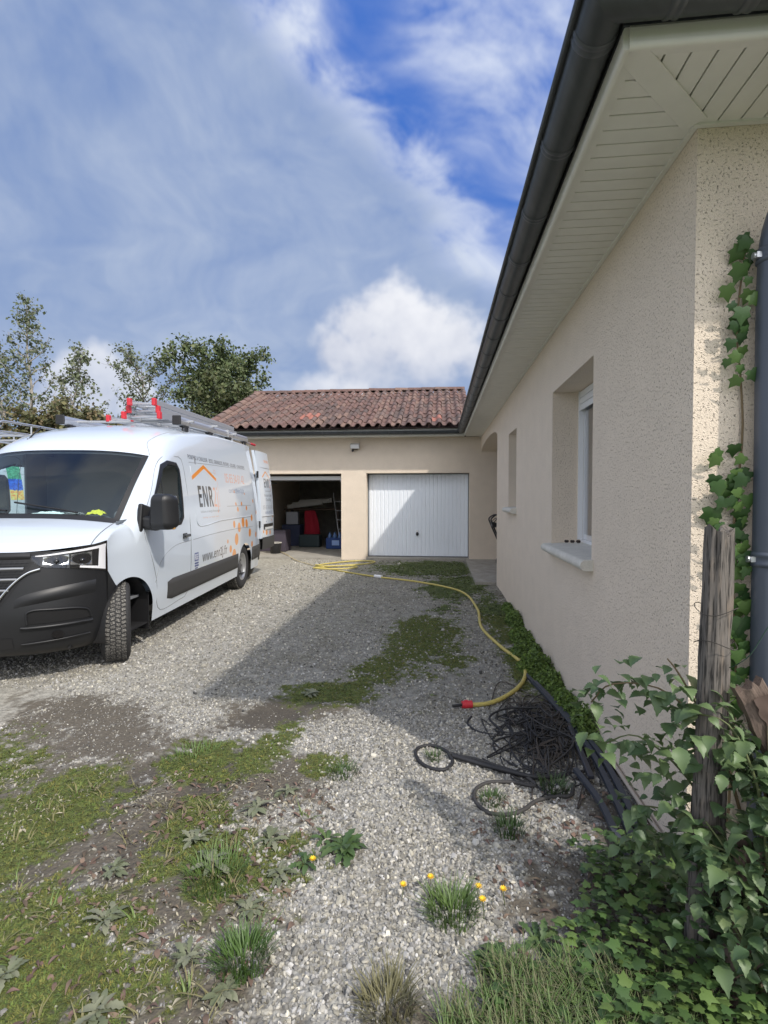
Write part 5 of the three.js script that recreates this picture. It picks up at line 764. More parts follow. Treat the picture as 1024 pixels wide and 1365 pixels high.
function limb(pts, r0, r1, seg = 8) { const cv = new THREE.CatmullRomCurve3(pts), n = pts.length * 3; const F = cv.computeFrenetFrames(n, false); return grid(n, seg, (i, j) => { const p = cv.getPoint(i / n), R = lerp(r0, r1, Math.pow(i / n, 0.8)), an = j / seg * Math.PI * 2; return [p.x + (F.normals[i].x * Math.cos(an) + F.binormals[i].x * Math.sin(an)) * R, p.y + (F.normals[i].y * Math.cos(an) + F.binormals[i].y * Math.sin(an)) * R, p.z + (F.normals[i].z * Math.cos(an) + F.binormals[i].z * Math.sin(an)) * R]; }); }
// o: height, first branch height, spread (half width at a fraction of crown height), limbs, leaves per twig, leaf size
function tree(name, label, x, z, o, group) {
  const t = thing(name, label, 'tree', [x, 0, z], 0, group), r = rngOf(o.seed), wood = [], leaves = [];
  const trunks = o.trunks || [[0, 0, 1]];
  for (const [tx, tz, th] of trunks) {
    const H = o.h * th, tp = [...Array(6)].map((_, i) => V(tx * (0.2 + 0.8 * i / 5) + (i && i < 5 ? (r() - 0.5) * 0.25 : 0), i / 5 * H * 0.97, tz * (0.2 + 0.8 * i / 5) + (i && i < 5 ? (r() - 0.5) * 0.25 : 0)));
    wood.push(limb(tp, o.r * (0.6 + 0.4 * th), 0.015, 9));
    const tc = new THREE.CatmullRomCurve3(tp);
    for (let k = 0; k < o.limbs; k++) {
      const f = lerp(o.first / o.h, 0.97, Math.pow(k / (o.limbs - 1), 0.85)), p = tc.getPoint(f), cf = (f - o.first / o.h) / (1 - o.first / o.h), R = o.spread * o.shape(cf) * (0.7 + 0.5 * r()), az = k * 2.4 + r() * 0.9, up = lerp(o.up0, o.up1, cf) + 0.25 * (r() - 0.5);
      const d = V(Math.cos(az), up, Math.sin(az)).normalize(), bp = [p.clone()]; for (let i = 1; i <= 4; i++) bp.push(p.clone().addScaledVector(d, R * i / 4).add(V((r() - 0.5) * 0.2 * R, 0.06 * R * i * (o.droop || 0) * -1 + (r() - 0.5) * 0.12 * R, (r() - 0.5) * 0.2 * R)));
      wood.push(limb(bp, Math.max(0.012, o.r * 0.34 * (1 - 0.6 * cf)), 0.006, 5));
      const bc = new THREE.CatmullRomCurve3(bp);
      for (let q = 0; q < o.twigs; q++) {
        const g = 0.22 + 0.78 * Math.pow(r(), 0.8), b0 = bc.getPoint(g), td = V(r() - 0.5, r() * 0.9 - 0.25 + (o.twigUp || 0), r() - 0.5).normalize(), tl = o.twig * (0.5 + r());
        if (q % 2 === 0) wood.push(limb([b0.clone(), b0.clone().addScaledVector(td, tl * 0.5), b0.clone().addScaledVector(td, tl)], 0.008, 0.003, 3));
        const bare = r() < (o.bare || 0) ? 0.15 : 1;
        for (let l = 0; l < o.leaves * bare; l++) { const s = r(), e = o.puff * (0.4 + 0.6 * r()), c = b0.clone().addScaledVector(td, tl * s).add(V((r() - 0.5) * e, (r() - 0.5) * e, (r() - 0.5) * e)); leaves.push([c.x, c.y, c.z, o.leaf * (0.6 + 0.8 * r())]); }
      }
    }
  }
  mesh('trunk', join(wood), o.bark, t); const c = mesh('crown', leafCloud(leaves, o.pal, r), leafMat, t); return t;
}
const GREEN = [[0.098, 0.140, 0.045], [0.118, 0.155, 0.055], [0.080, 0.115, 0.038], [0.145, 0.165, 0.070]], OLIVE = [[0.150, 0.138, 0.052], [0.125, 0.130, 0.050], [0.185, 0.140, 0.066], [0.105, 0.112, 0.042]], PALE = [[0.155, 0.185, 0.095], [0.125, 0.155, 0.075], [0.20, 0.215, 0.13], [0.105, 0.130, 0.062]];
const round = c => Math.sqrt(Math.max(0, 1 - Math.pow(c * 1.5 - 0.55, 2))) + 0.12, spire = c => 1.05 - 0.75 * c;
tree('poplar_tree', 'tall thin poplar with sparse leaves and pale straight trunk', -17.0, -20, { seed: 1, h: 9.7, first: 4.4, r: 0.12, spread: 1.9, limbs: 26, shape: spire, up0: 0.9, up1: 1.5, twigs: 10, twig: 0.35, leaves: 7, leaf: 0.12, puff: 0.36, bare: 0.3, bark: bark2, pal: PALE, trunks: [[0, 0, 1], [-1.5, 0.3, 0.83], [2.1, -0.4, 0.78]] }, 'trees beyond the drive');
tree('poplar_tree', 'slender leaning poplar with sparse crown beside the tallest poplar', -20.0, -20.5, { seed: 2, h: 9.0, first: 4.0, r: 0.11, spread: 1.7, limbs: 22, shape: spire, up0: 0.9, up1: 1.5, twigs: 10, twig: 0.35, leaves: 7, leaf: 0.12, puff: 0.34, bare: 0.3, bark: bark2, pal: PALE }, 'trees beyond the drive');
tree('willow_tree', 'loose half bare grey green tree between the poplars and the oak', -13.2, -22, { seed: 3, h: 7.4, first: 2.2, r: 0.16, spread: 2.0, limbs: 28, shape: round, up0: 0.4, up1: 1.1, twigs: 20, twig: 0.5, leaves: 9, leaf: 0.11, puff: 0.38, bare: 0.35, twigUp: 0.3, bark: bark1, pal: PALE }, 'trees beyond the drive');
tree('oak_tree', 'broad dark green oak with round crown standing behind the garage roof', -10.25, -24, { seed: 4, h: 7.9, first: 2.2, r: 0.28, spread: 2.75, limbs: 30, shape: round, up0: 0.25, up1: 0.95, twigs: 34, twig: 0.55, leaves: 20, leaf: 0.14, puff: 0.52, bare: 0.08, bark: bark3, pal: GREEN }, 'trees beyond the drive');
tree('oak_tree', 'lower bright green tree in front of the oak beside the roof', -9.0, -21, { seed: 5, h: 5.9, first: 1.4, r: 0.16, spread: 2.0, limbs: 20, shape: round, up0: 0.3, up1: 1.0, twigs: 22, twig: 0.45, leaves: 14, leaf: 0.16, puff: 0.42, bare: 0.08, bark: bark3, pal: [[0.085, 0.11, 0.03], [0.07, 0.095, 0.028], [0.11, 0.12, 0.045]] }, 'trees beyond the drive');
[[-18.4, -19, 5.3, 6], [-16.0, -19.2, 5.6, 7], [-14.0, -19, 5.7, 8], [-12.1, -19.6, 5.0, 9], [-20.8, -18.6, 5.2, 10], [-10.4, -20, 4.3, 14], [-23.2, -18, 5.4, 11], [-25.5, -17, 5.8, 12], [-27.5, -15, 5.4, 13], [-7.3, -21.5, 4.4, 15]].forEach(([x, z, h, sd], k) => tree('hedge_tree', ['bushy olive brown hedge tree growing under the poplars', 'olive hedge tree with reddish tips behind the van ladders', 'dense olive hedge tree in the row beyond the vans'][k === 0 || k === 4 ? 0 : k < 4 ? 1 : 2], x, z, { seed: sd, h: h * 0.82, first: 0.5, r: 0.10, spread: 1.5, limbs: 28, shape: round, up0: 0.2, up1: 0.8, twigs: 26, twig: 0.4, leaves: 12, leaf: 0.15, puff: 0.42, bare: 0.06, bark: bark3, pal: OLIVE }, 'hedge trees beyond the vans'));

// ---------------------------------------------------------------- leaves, weeds and bushes close by
function leafGeo(outline, len, fold = 0.18, curl = 0.12) { // outline: half widths from base to tip
  const n = outline.length - 1; return grid(n, 4, (i, j) => { const f = i / n, u = j / 2 - 1, w = outline[i] * len; return [u * w, Math.abs(u) * w * fold + curl * len * f * (1 - f) * 2 - curl * len * f * f * 0.9, f * len]; });
}
function lobeLeaf(len) { // ivy: five pointed lobes, veins folded
  const pts = [[0, 0], [0.20, -0.10], [0.46, 0.02], [0.36, 0.22], [0.50, 0.50], [0.25, 0.56], [0.10, 0.80], [0, 1.0]]; const full = [...pts, ...pts.slice(1, -1).reverse().map(([x, y]) => [-x, y])];
  const P = [0, 0.03, 0.32 * len], I = []; full.forEach(([x, y]) => P.push(x * len, 0.02 * len * Math.sin(y * 6) - 0.10 * len * (x * x * 2 + (y - 0.3) ** 2), y * len)); P[1] = 0.03 * len; const n = full.length; for (let i = 0; i < n; i++) I.push(0, 1 + i, 1 + (i + 1) % n);
  const g = new THREE.BufferGeometry(); g.setAttribute('position', new THREE.Float32BufferAttribute(P, 3)); g.setAttribute('uv', new THREE.Float32BufferAttribute(new Float32Array(P.length / 3 * 2), 2)); g.setIndex(I); const q = g.toNonIndexed(); q.computeVertexNormals(); return g.computeVertexNormals(), g;
}
const leafM = (r, g, b, rough = 0.5) => phys(r, g, b, rough, { transmission: 0.18, thickness: 0 });
const bushM = [leafM(0.085, 0.145, 0.055), leafM(0.11, 0.17, 0.065), leafM(0.06, 0.11, 0.042), leafM(0.145, 0.20, 0.08)];
const ivyM = [leafM(0.07, 0.14, 0.035, 0.4), leafM(0.05, 0.11, 0.03, 0.4), leafM(0.10, 0.18, 0.045, 0.4), leafM(0.035, 0.08, 0.025, 0.35)];
const stemM = mat(0.16, 0.115, 0.06, 0.8), stemG = mat(0.10, 0.12, 0.045, 0.7);
const saw = (o, n = 15) => [...Array(n)].map((_, i) => { const x = i / (n - 1) * (o.length - 1), k = Math.min(o.length - 2, Math.floor(x)), v = lerp(o[k], o[k + 1], x - k); return i === n - 1 ? 0 : v * (i % 2 ? 1.10 : 0.90); });
const bigLeaf = [leafGeo(saw([0.02, 0.24, 0.36, 0.38, 0.33, 0.22, 0.10, 0]), 0.062, 0.30, 0.15), leafGeo(saw([0.02, 0.20, 0.31, 0.34, 0.30, 0.20, 0.09, 0]), 0.070, 0.22, 0.28), leafGeo(saw([0.02, 0.26, 0.38, 0.40, 0.34, 0.23, 0.10, 0]), 0.050, 0.35, 0.1)];
{ // bramble bush growing round the post
  const t = thing('bramble_bush', 'dark green bramble bush with arching stems around the old fence post', 'bush', [0.92, 0, -1.62]), r = rngOf(31);
  const stems = [
    [[0.95, 0.02, -1.66], [0.93, 0.45, -1.66], [0.86, 0.70, -1.72], [0.74, 0.82, -1.80], [0.60, 0.80, -1.88], [0.55, 0.72, -1.92]],
    [[0.93, 0.02, -1.62], [0.88, 0.38, -1.66], [0.78, 0.58, -1.74], [0.66, 0.66, -1.80], [0.58, 0.60, -1.86]],
    [[0.90, 0.02, -1.60], [0.84, 0.30, -1.64], [0.74, 0.45, -1.72], [0.66, 0.42, -1.80]],
    [[0.98, 0.02, -1.62], [0.98, 0.45, -1.60], [0.93, 0.66, -1.62], [0.86, 0.72, -1.66], [0.80, 0.66, -1.70]],
    [[1.0, 0.02, -1.58], [1.02, 0.40, -1.56], [1.0, 0.62, -1.55], [0.93, 0.70, -1.56]],
    [[0.96, 0.02, -1.55], [0.93, 0.28, -1.54], [0.86, 0.42, -1.56], [0.78, 0.44, -1.60]],
    [[1.03, 0.02, -1.55], [1.08, 0.35, -1.50], [1.06, 0.55, -1.48], [1.0, 0.60, -1.48]],
    [[0.92, 0.02, -1.68], [0.84, 0.22, -1.74], [0.76, 0.30, -1.80], [0.70, 0.26, -1.86]],
    [[0.98, 0.02, -1.52], [0.98, 0.22, -1.48], [0.93, 0.34, -1.46], [0.87, 0.34, -1.46]],
    [[1.05, 0.02, -1.60], [1.12, 0.42, -1.58], [1.12, 0.58, -1.60], [1.06, 0.64, -1.64]],
    [[0.96, 0.02, -1.52], [0.93, 0.40, -1.54], [0.90, 0.66, -1.56], [0.84, 0.80, -1.60], [0.78, 0.80, -1.66]],
    [[1.0, 0.02, -1.52], [1.0, 0.36, -1.52], [0.97, 0.56, -1.54], [0.91, 0.66, -1.56]],
    [[1.04, 0.02, -1.55], [1.07, 0.36, -1.54], [1.08, 0.54, -1.53], [1.03, 0.62, -1.52]],
    [[0.90, 0.02, -1.55], [0.87, 0.24, -1.55], [0.84, 0.42, -1.57], [0.79, 0.50, -1.60]],
    [[0.92, 0.02, -1.53], [0.88, 0.16, -1.53], [0.82, 0.26, -1.55], [0.76, 0.28, -1.58]],
    [[0.86, 0.70, -1.72], [0.83, 0.78, -1.73], [0.77, 0.90, -1.76], [0.75, 0.93, -1.78]]];
  let count = 0;
  stems.forEach((s, k) => {
    const cv = new THREE.CatmullRomCurve3(s.map(p => V(...p))); part('stem', limb(s.map(p => V(...p)), k === 15 ? 0.004 : 0.0065, 0.0025, 6), k % 3 ? stemG : stemM, t);
    const n = k === 15 ? 6 : 19;
    for (let i = 0; i < n; i++) {
      if (count >= 290) break; const f = 0.22 + 0.78 * (i + r() * 0.6) / n, p = cv.getPoint(Math.min(1, f)), side = i % 2 ? 1 : -1;
      const g = bigLeaf[Math.floor(r() * 3)], o = mesh('leaf', g, bushM[Math.floor(r() * 4)], t); const az = r() * Math.PI * 2;
      o.position.set(p.x - t.position.x + Math.sin(az) * 0.03, p.y + 0.015 * (r() - 0.3), p.z - t.position.z + Math.cos(az) * 0.03); o.rotation.order = 'YXZ'; o.rotation.set(0.15 + 0.75 * r(), az, (r() - 0.5) * 0.7); const sc = 0.6 + 0.55 * r(); o.scale.set(sc, sc, sc); count++;
    }
  });
  { const extra = []; for (let k = 0; k < 1250; k++) { const s = stems[k % 15], cv = new THREE.CatmullRomCurve3(s.map(p => V(...p))), p = cv.getPoint(0.18 + 0.82 * r()), g = bigLeaf[k % 3].clone(), sc = 0.5 + 0.6 * r(); g.scale(sc, sc, sc); g.rotateZ((r() - 0.5) * 0.9); g.rotateX(-0.1 + 0.9 * r()); const az = r() * 6.28; g.rotateY(az); g.translate(p.x + (r() - 0.5) * 0.20, p.y + (r() - 0.5) * 0.17, p.z + (r() - 0.5) * 0.18); extra.push(g); } for (let q = 0; q < 3; q++) { const o = part('small_leaves', join(extra.filter((_, i) => i % 3 === q)), bushM[q], t); o.userData.kind = 'stuff'; } }
  part('cut_stem', limb([V(0.965, 0.40, -1.56), V(0.965, 0.62, -1.58), V(0.965, 0.80, -1.60)], 0.014, 0.012, 8), mat(0.36, 0.29, 0.19, 0.8), t);
}
{ // ivy beside the downpipe
  const t = thing('ivy', 'green ivy climbing the end wall beside the downpipe', 'ivy', [1.12, 0.4, -2.075]), r = rngOf(41), L = [lobeLeaf(0.056), lobeLeaf(0.044), lobeLeaf(0.068)];
  part('stem', limb([V(1.10, 0.2, -2.07), V(1.12, 0.8, -2.07), V(1.10, 1.3, -2.07), V(1.13, 1.7, -2.075), V(1.12, 1.9, -2.075), V(1.10, 2.1, -2.07), V(1.13, 2.42, -2.07)], 0.005, 0.003, 6), stemM, t);
  const put = (x, y, s = 1) => { const o = mesh('leaf', L[Math.floor(r() * 3)], ivyM[Math.floor(r() * 4)], t); o.position.set(x - t.position.x, y - t.position.y, -2.05 + 0.03 * r() - t.position.z); o.rotation.order = 'ZXY'; o.rotation.set(Math.PI / 2 - 0.15 - 0.5 * r(), 0, (r() - 0.5) * 1.6 + Math.PI, 'ZXY'); o.rotation.set(-(Math.PI / 2) * -1 + (r() - 0.5) * 0.5 + 0.35, (r() - 0.5) * 0.6, (r() - 0.5) * 1.2); o.scale.setScalar(s * (0.8 + 0.5 * r())); };
  for (let k = 0; k < 24; k++) { const y = lerp(1.90, 2.42, k / 23); put(1.085 + 0.05 * r() - (k % 3 ? 0 : 0.035), y); }
  for (let k = 0; k < 84; k++) { const y = lerp(0.45, 1.66, Math.pow(r(), 0.85)); put(lerp(1.13, y > 1.2 ? 1.01 : 1.06, Math.pow(r(), 1.4)), y); }
}
{ // old split post
  const t = thing('fence_post', 'weathered grey split timber fence post standing at the house corner', 'post', [0.835, 0, -1.68]), n = 36, m = 34;
  const wood = new THREE.MeshStandardMaterial({ map: dataTex(256, 512, (i, j, c) => { const g = fbm(i * 0.16, j * 0.012 + 4, 4), f = fbm(i * 0.45, j * 0.03, 3), d = sstep(-0.05, -0.35, g + 0.4 * f), v = 1 + 0.45 * g + 0.4 * f; const br = sstep(0.0, 0.5, fbm(i * 0.03 + 7, j * 0.01, 3)); c[0] = toS(lerp(0.125, 0.165, br) * v * (1 - 0.7 * d)); c[1] = toS(lerp(0.112, 0.135, br) * v * (1 - 0.7 * d)); c[2] = toS(lerp(0.10, 0.108, br) * v * (1 - 0.7 * d)); }), roughness: 0.95, side: THREE.DoubleSide });
  const g = grid(m, n, (i, j) => { const f = i / m, a = j / n * Math.PI * 2, y = -0.1 + f * 1.46; let R = lerp(0.052, 0.035, Math.pow(f, 0.6)) * (1 + 0.22 * Math.cos(2 * a + 0.5) + 0.10 * Math.cos(3 * a + 1)); const crk = 0.7, crack0 = Math.max(0, 1 - Math.abs(((a + 5.05) % (2 * Math.PI)) - 3.0) / 0.22) * 0.020 + Math.max(0, 1 - Math.abs(a - 4.9) / 0.15) * 0.013; R += 0.006 * fbm(Math.cos(a) * 3 + 2, Math.sin(a) * 3 + f * 0.6, 3) * 2 + 0.007 * fbm(a * 6, f * 2, 3) + 0.004 * fbm(a * 15, f * 12, 2) - crack0 * crk; return [Math.cos(a) * R + 0.02 * f - 0.01, y + (i === m ? 0.014 * Math.cos(a * 2 + 1) + 0.008 * Math.sin(5 * a) : 0), Math.sin(a) * R + 0.02 * f]; }, null, (q, i, j) => [j / n, i / m * 2]);
  mesh('timber', g, wood, t); const topG = grid(n, 1, (i, j) => { const a = i / n * Math.PI * 2, k = m * (n + 1) + i, p = g.attributes.position; return j ? [0.01, 1.352, 0.02] : [p.getX(k), p.getY(k), p.getZ(k)]; }); mesh('top_end', topG, wood, t);
  const tw = mat(0.05, 0.045, 0.04, 0.7, { metalness: 0.3 }); for (const [y, s] of [[1.12, 1], [1.02, -1], [0.85, 1]]) mesh('wire', tube([...Array(13)].map((_, i) => { const a = i / 12 * Math.PI * 2; return [Math.cos(a) * 0.056 + 0.005, y + 0.012 * Math.sin(a * 2 * s), Math.sin(a) * 0.056 + 0.015]; }), 0.0014, 50, 4, false), tw, t);
  // broken slab of wood leaning behind
  const b = thing('broken_log', 'broken slab of bark covered wood leaning beside the fence post', 'log', [0.985, 0.67, -1.62]); const bm = new THREE.MeshStandardMaterial({ map: dataTex(128, 256, (i, j, c) => { const g2 = fbm(i * 0.14 + 3, j * 0.03, 4), f = fbm(i * 0.3, j * 0.12, 3), v = 1 + 0.7 * g2 + 0.5 * f; c[0] = toS(0.13 * v); c[1] = toS(0.095 * v); c[2] = toS(0.075 * v); }), roughness: 0.95, side: THREE.DoubleSide });
  const lg = (() => { const g = new THREE.BoxGeometry(0.085, 0.30, 0.035, 8, 22, 4), p = g.attributes.position; for (let i = 0; i < p.count; i++) { const x = p.getX(i), y = p.getY(i), z = p.getZ(i), f = y / 0.30 + 0.5; const jag = (f > 0.97 || f < 0.03) ? 0.035 * noise2(x * 60 + 3, f * 7) + 0.02 * noise2(x * 190, 2) : 0; p.setXYZ(i, x * (1 + 0.12 * noise2(f * 4, 1)) + 0.006 * noise2(y * 22, z * 40), y + jag, z * (1 - 5 * Math.abs(x)) + 0.012 * fbm(x * 45, y * 9, 3) + 0.004 * noise2(x * 160, y * 14)); } g.computeVertexNormals(); return g; })();
  const lo = mesh('slab', lg, bm, b); lo.rotation.z = 0.45; lo.position.y = 0.10; lo.position.x = -0.01;
  const bk = mesh('bark', (() => { const g = new THREE.PlaneGeometry(0.05, 0.24, 6, 16), p = g.attributes.position; for (let i = 0; i < p.count; i++) p.setZ(i, 0.026 + 0.010 * fbm(p.getX(i) * 60, p.getY(i) * 25, 3)); for (let i = 0; i < p.count; i++) p.setX(i, p.getX(i) + 0.012 + 0.008 * noise2(p.getY(i) * 30, p.getX(i) * 20)); g.computeVertexNormals(); return g; })(), mat(0.085, 0.058, 0.046, 0.95), lo);
  const st = solo('garden_stake', limb([V(0.955, 0.0, -1.60), V(0.952, 0.25, -1.60), V(0.95, 0.52, -1.60)], 0.011, 0.010, 8), mat(0.26, 0.20, 0.12, 0.8), 'thin pale wooden stake standing at the foot of the bramble', 'stake');
  const stump = solo('rotten_stump', grid(20, 20, (i, j) => { const f = i / 20, a = j / 20 * Math.PI * 2, R = lerp(0.075, 0.04, f) * (1 + 0.3 * fbm(Math.cos(a) * 3, Math.sin(a) * 3 + f * 2, 3)); return [0.895 + Math.cos(a) * R, -0.05 + f * 0.50, -1.575 + Math.sin(a) * R * 0.7]; }, null, (q, i, j) => [j / 10, i / 12]), bm, 'rotten brown stump with flaking bark at the foot of the post', 'stump');
}
{ // green wire mesh beside the post
  const t = thing('wire_fence', 'dark green wire mesh fence running from the post past the bramble', 'fence', [0.93, 0, -1.58]), gm = mat(0.012, 0.05, 0.03, 0.5);
  for (let k = 0; k < 16; k++) part('upright_wire', bar([0.93 + k * 0.055, 0, -1.50 + k * 0.012], [0.93 + k * 0.055, 0.62, -1.50 + k * 0.012], 0.0016, 5), gm, t);
  for (let k = 0; k < 7; k++) part('cross_wire', bar([0.90, 0.06 + k * 0.09, -1.505], [1.80, 0.06 + k * 0.09, -1.31], 0.0016, 5), gm, t);
  solo('loose_wire', tube([[0.86, 1.10, -1.66], [0.83, 1.03, -1.72], [0.86, 0.93, -1.70], [0.90, 0.98, -1.62], [0.99, 1.12, -1.6], [1.1, 1.06, -1.58], [1.25, 1.10, -1.55]], 0.0014, 50, 4), gm, 'single loose fence wire curling off the old post', 'wire');
}
// moss cushions along the wall foot
{
  const r = rngOf(51), pal = [[0.13, 0.21, 0.03], [0.10, 0.175, 0.026], [0.16, 0.24, 0.045], [0.08, 0.14, 0.022]];
  [[0.88, -6.1, 0.10, 0.3], [0.86, -5.4, 0.13, 0.35], [0.87, -4.95, 0.14, 0.25], [0.84, -4.50, 0.16, 0.26], [0.88, -4.15, 0.12, 0.22], [0.90, -3.70, 0.09, 0.26], [0.91, -3.30, 0.08, 0.22], [0.75, -4.85, 0.10, 0.15], [0.90, -6.8, 0.07, 0.3]].forEach(([x, z, rx, rz], k) => {
    const L = []; for (let i = 0; i < 2600; i++) { const a = r() * Math.PI * 2, q = Math.sqrt(r()), px = Math.cos(a) * rx * q, pz = Math.sin(a) * rz * q, bump = 0.5 + 0.5 * fbm((x + px) * 14, (z + pz) * 14, 3); if (x + px > 0.955) continue; L.push([px, (0.10 + 0.06 * (k % 3 === 0 ? 1 : 0)) * (1 - q * q) * (0.5 + bump) * r() + 0.004, pz, 0.016 + 0.014 * r()]); }
    const o = solo('moss_cushion', leafCloud(L, pal, r), leafMat, k === 7 ? 'small moss cushion standing away from the wall beside the hose' : 'bright green moss cushion growing along the foot of the house wall', 'moss', 'moss cushions along the wall'); o.position.set(x, groundY(x, z), z);
  });
}
// weeds that stand singly
const toothLeaf = leafGeo([0.02, 0.05, 0.10, 0.07, 0.15, 0.10, 0.19, 0.12, 0.16, 0.05, 0], 0.14, 0.2, 0.25), softLeaf = leafGeo([0.03, 0.06, 0.10, 0.15, 0.18, 0.17, 0.12, 0], 0.12, 0.2, 0.25);
const weedM = [leafM(0.06, 0.11, 0.03, 0.6), leafM(0.045, 0.09, 0.025, 0.6), leafM(0.085, 0.135, 0.04, 0.6)], dryM = [leafM(0.15, 0.17, 0.10, 0.8), leafM(0.19, 0.20, 0.13, 0.8), leafM(0.12, 0.14, 0.075, 0.8)];
const petal = (() => { const l = []; for (let k = 0; k < 18; k++) { const g = leafGeo([0.1, 0.16, 0.16, 0.08], 0.017, 0.1, 0.1); g.rotateX(-0.35 - (k % 2) * 0.3); g.rotateY(k / 18 * Math.PI * 2); l.push(g); } return join(l); })(), yellowM = mat(0.80, 0.50, 0.02, 0.7);
function rosette(x, z, n, sc, dry, label, cat = 'weed', seed = 1) {
  const t = thing(dry ? 'grey_weed' : 'weed', label, cat, [x, groundY(x, z), z], 0, dry ? 'pale weeds on the drive' : 'green weeds on the drive'), r = rngOf(seed);
  for (let k = 0; k < n; k++) { const o = mesh('leaf', r() < 0.7 ? toothLeaf : softLeaf, (dry ? dryM : weedM)[Math.floor(r() * 3)], t); o.rotation.order = 'YXZ'; o.rotation.set(-0.15 - 0.75 * r() * r(), k * 2.4 + r(), (r() - 0.5) * 0.5); const s = sc * (0.55 + 0.6 * r()); o.scale.set(s, s, s); o.position.set((r() - 0.5) * 0.03, 0.006, (r() - 0.5) * 0.03); }
  return t;
}
rosette(-0.38, -2.07, 44, 0.66, false, 'dark green leafy dandelion alone in the pale gravel', 'weed', 61);
rosette(-0.53, -1.98, 12, 0.5, false, 'small green rosette beside a yellow dandelion flower', 'weed', 62);
rosette(-0.47, -2.12, 10, 0.45, false, 'small leaf cluster close behind the big dandelion', 'weed', 63);
rosette(0.20, -1.60, 22, 0.6, false, 'bright green weed at the edge of the ivy carpet', 'weed', 64);
rosette(0.33, -1.70, 20, 0.55, false, 'green weed among dead leaves near the ivy', 'weed', 65);
[[-0.88, -1.92, 0.9], [-0.84, -2.28, 0.8], [-0.66, -1.72, 0.7], [-0.95, -1.32, 0.7], [-1.12, -1.62, 0.7], [-0.70, -2.10, 0.7], [-1.02, -2.05, 0.7], [-0.62, -1.42, 0.6], [-1.30, -1.40, 0.65], [-0.74, -2.45, 0.6], [-0.95, -3.72, 0.9], [-1.25, -1.85, 0.6], [-0.78, -1.52, 0.6], [-0.6, -1.9, 0.6], [-1.1, -1.2, 0.6]].forEach(([x, z, s], k) => rosette(x, z, 20, s * 0.68, true, 'pale grey green weed flat on the mossy ground', 'weed', 80 + k));
// dandelion flowers
[[-0.49, -1.96], [-0.13, -1.84], [-0.03, -1.86], [0.15, -1.87], [0.24, -1.85], [0.16, -1.78]].forEach(([x, z], k) => {
  const t = thing('dandelion_flower', k === 0 ? 'yellow dandelion flower beside the small green rosette' : 'yellow dandelion flower near the round grass tuft in the gravel', 'flower', [x, groundY(x, z), z], k, k ? 'dandelion flowers round the tuft' : undefined);
  const h = 0.04 + 0.015 * (k % 3); mesh('stalk', tube([[0, 0, 0], [0.004, h * 0.5, 0.003], [0.002, h, 0.006]], 0.0018, 8, 5), stemG, t); const f = mesh('bloom', petal, yellowM, t); f.position.set(0.002, h, 0.006); f.scale.setScalar(0.85);
});
function tuftGeo(n, R, h, seed, lean = 0.6) { const r = rngOf(seed), l = []; const P = [], I = []; for (let k = 0; k < n; k++) { const a = r() * 6.283, q = R * Math.sqrt(r()) * 0.5, x = Math.cos(a) * q, z = Math.sin(a) * q, hh = h * (0.5 + 0.7 * r()), o = lean * hh * (0.3 + r()), w = 0.0022 + 0.0016 * r(), da = a + (r() - 0.5) * 1.2, cx = Math.cos(da), cz = Math.sin(da); const b = P.length / 3; for (let i = 0; i <= 3; i++) { const f = i / 3, ww = w * (1 - f * 0.85), px = x + cx * o * f * f, pz = z + cz * o * f * f, py = hh * f * (1 - 0.25 * f); P.push(px - cz * ww, py, pz + cx * ww, px + cz * ww, py, pz - cx * ww); if (i) { const q2 = b + i * 2; I.push(q2 - 2, q2 - 1, q2, q2, q2 - 1, q2 + 1); } } } const g = new THREE.BufferGeometry(); g.setAttribute('position', new THREE.Float32BufferAttribute(P, 3)); g.setAttribute('uv', new THREE.Float32BufferAttribute(new Float32Array(P.length / 3 * 2), 2)); g.setIndex(I); g.computeVertexNormals(); return g; }
const grassM = [leafM(0.075, 0.14, 0.03, 0.55), leafM(0.055, 0.105, 0.025, 0.55), leafM(0.10, 0.165, 0.04, 0.55), leafM(0.17, 0.16, 0.08, 0.7)];
[[0.05, -1.79, 300, 0.18, 0.085, 2, 'thick round grass tuft in the gravel ringed by dandelion flowers'], [-0.61, -1.53, 320, 0.17, 0.085, 0, 'bright green grass tuft at the edge of pale gravel'], [-0.84, -1.86, 280, 0.24, 0.075, 2, 'fresh green grass tuft among pale grey weeds'], [-0.14, -1.43, 260, 0.16, 0.08, 3, 'dry brownish grass tuft on the pale gravel'], [0.31, -2.26, 120, 0.13, 0.08, 1, 'small grass tuft on the gravel beyond the cable loop'], [-0.50, -2.65, 110, 0.16, 0.06, 1, 'low grass patch on the gravel before the cable loop'], [0.26, -2.48, 110, 0.12, 0.05, 1, 'little grass patch inside the wide cable loop'], [0.58, -2.62, 110, 0.14, 0.07, 1, 'grass patch between the cables and the conduit'], [-0.02, -2.86, 60, 0.1, 0.05, 1, 'tiny grass patch beside the small round cable loop'], [-1.36, -2.76, 220, 0.36, 0.05, 2, 'short bright grass patch between the wheel tracks']].forEach(([x, z, n, R, h, m, label], k) => { const o = solo('grass_tuft', tuftGeo(n, R, h, 200 + k), grassM[m], label, 'grass'); o.position.set(x, groundY(x, z), z); });

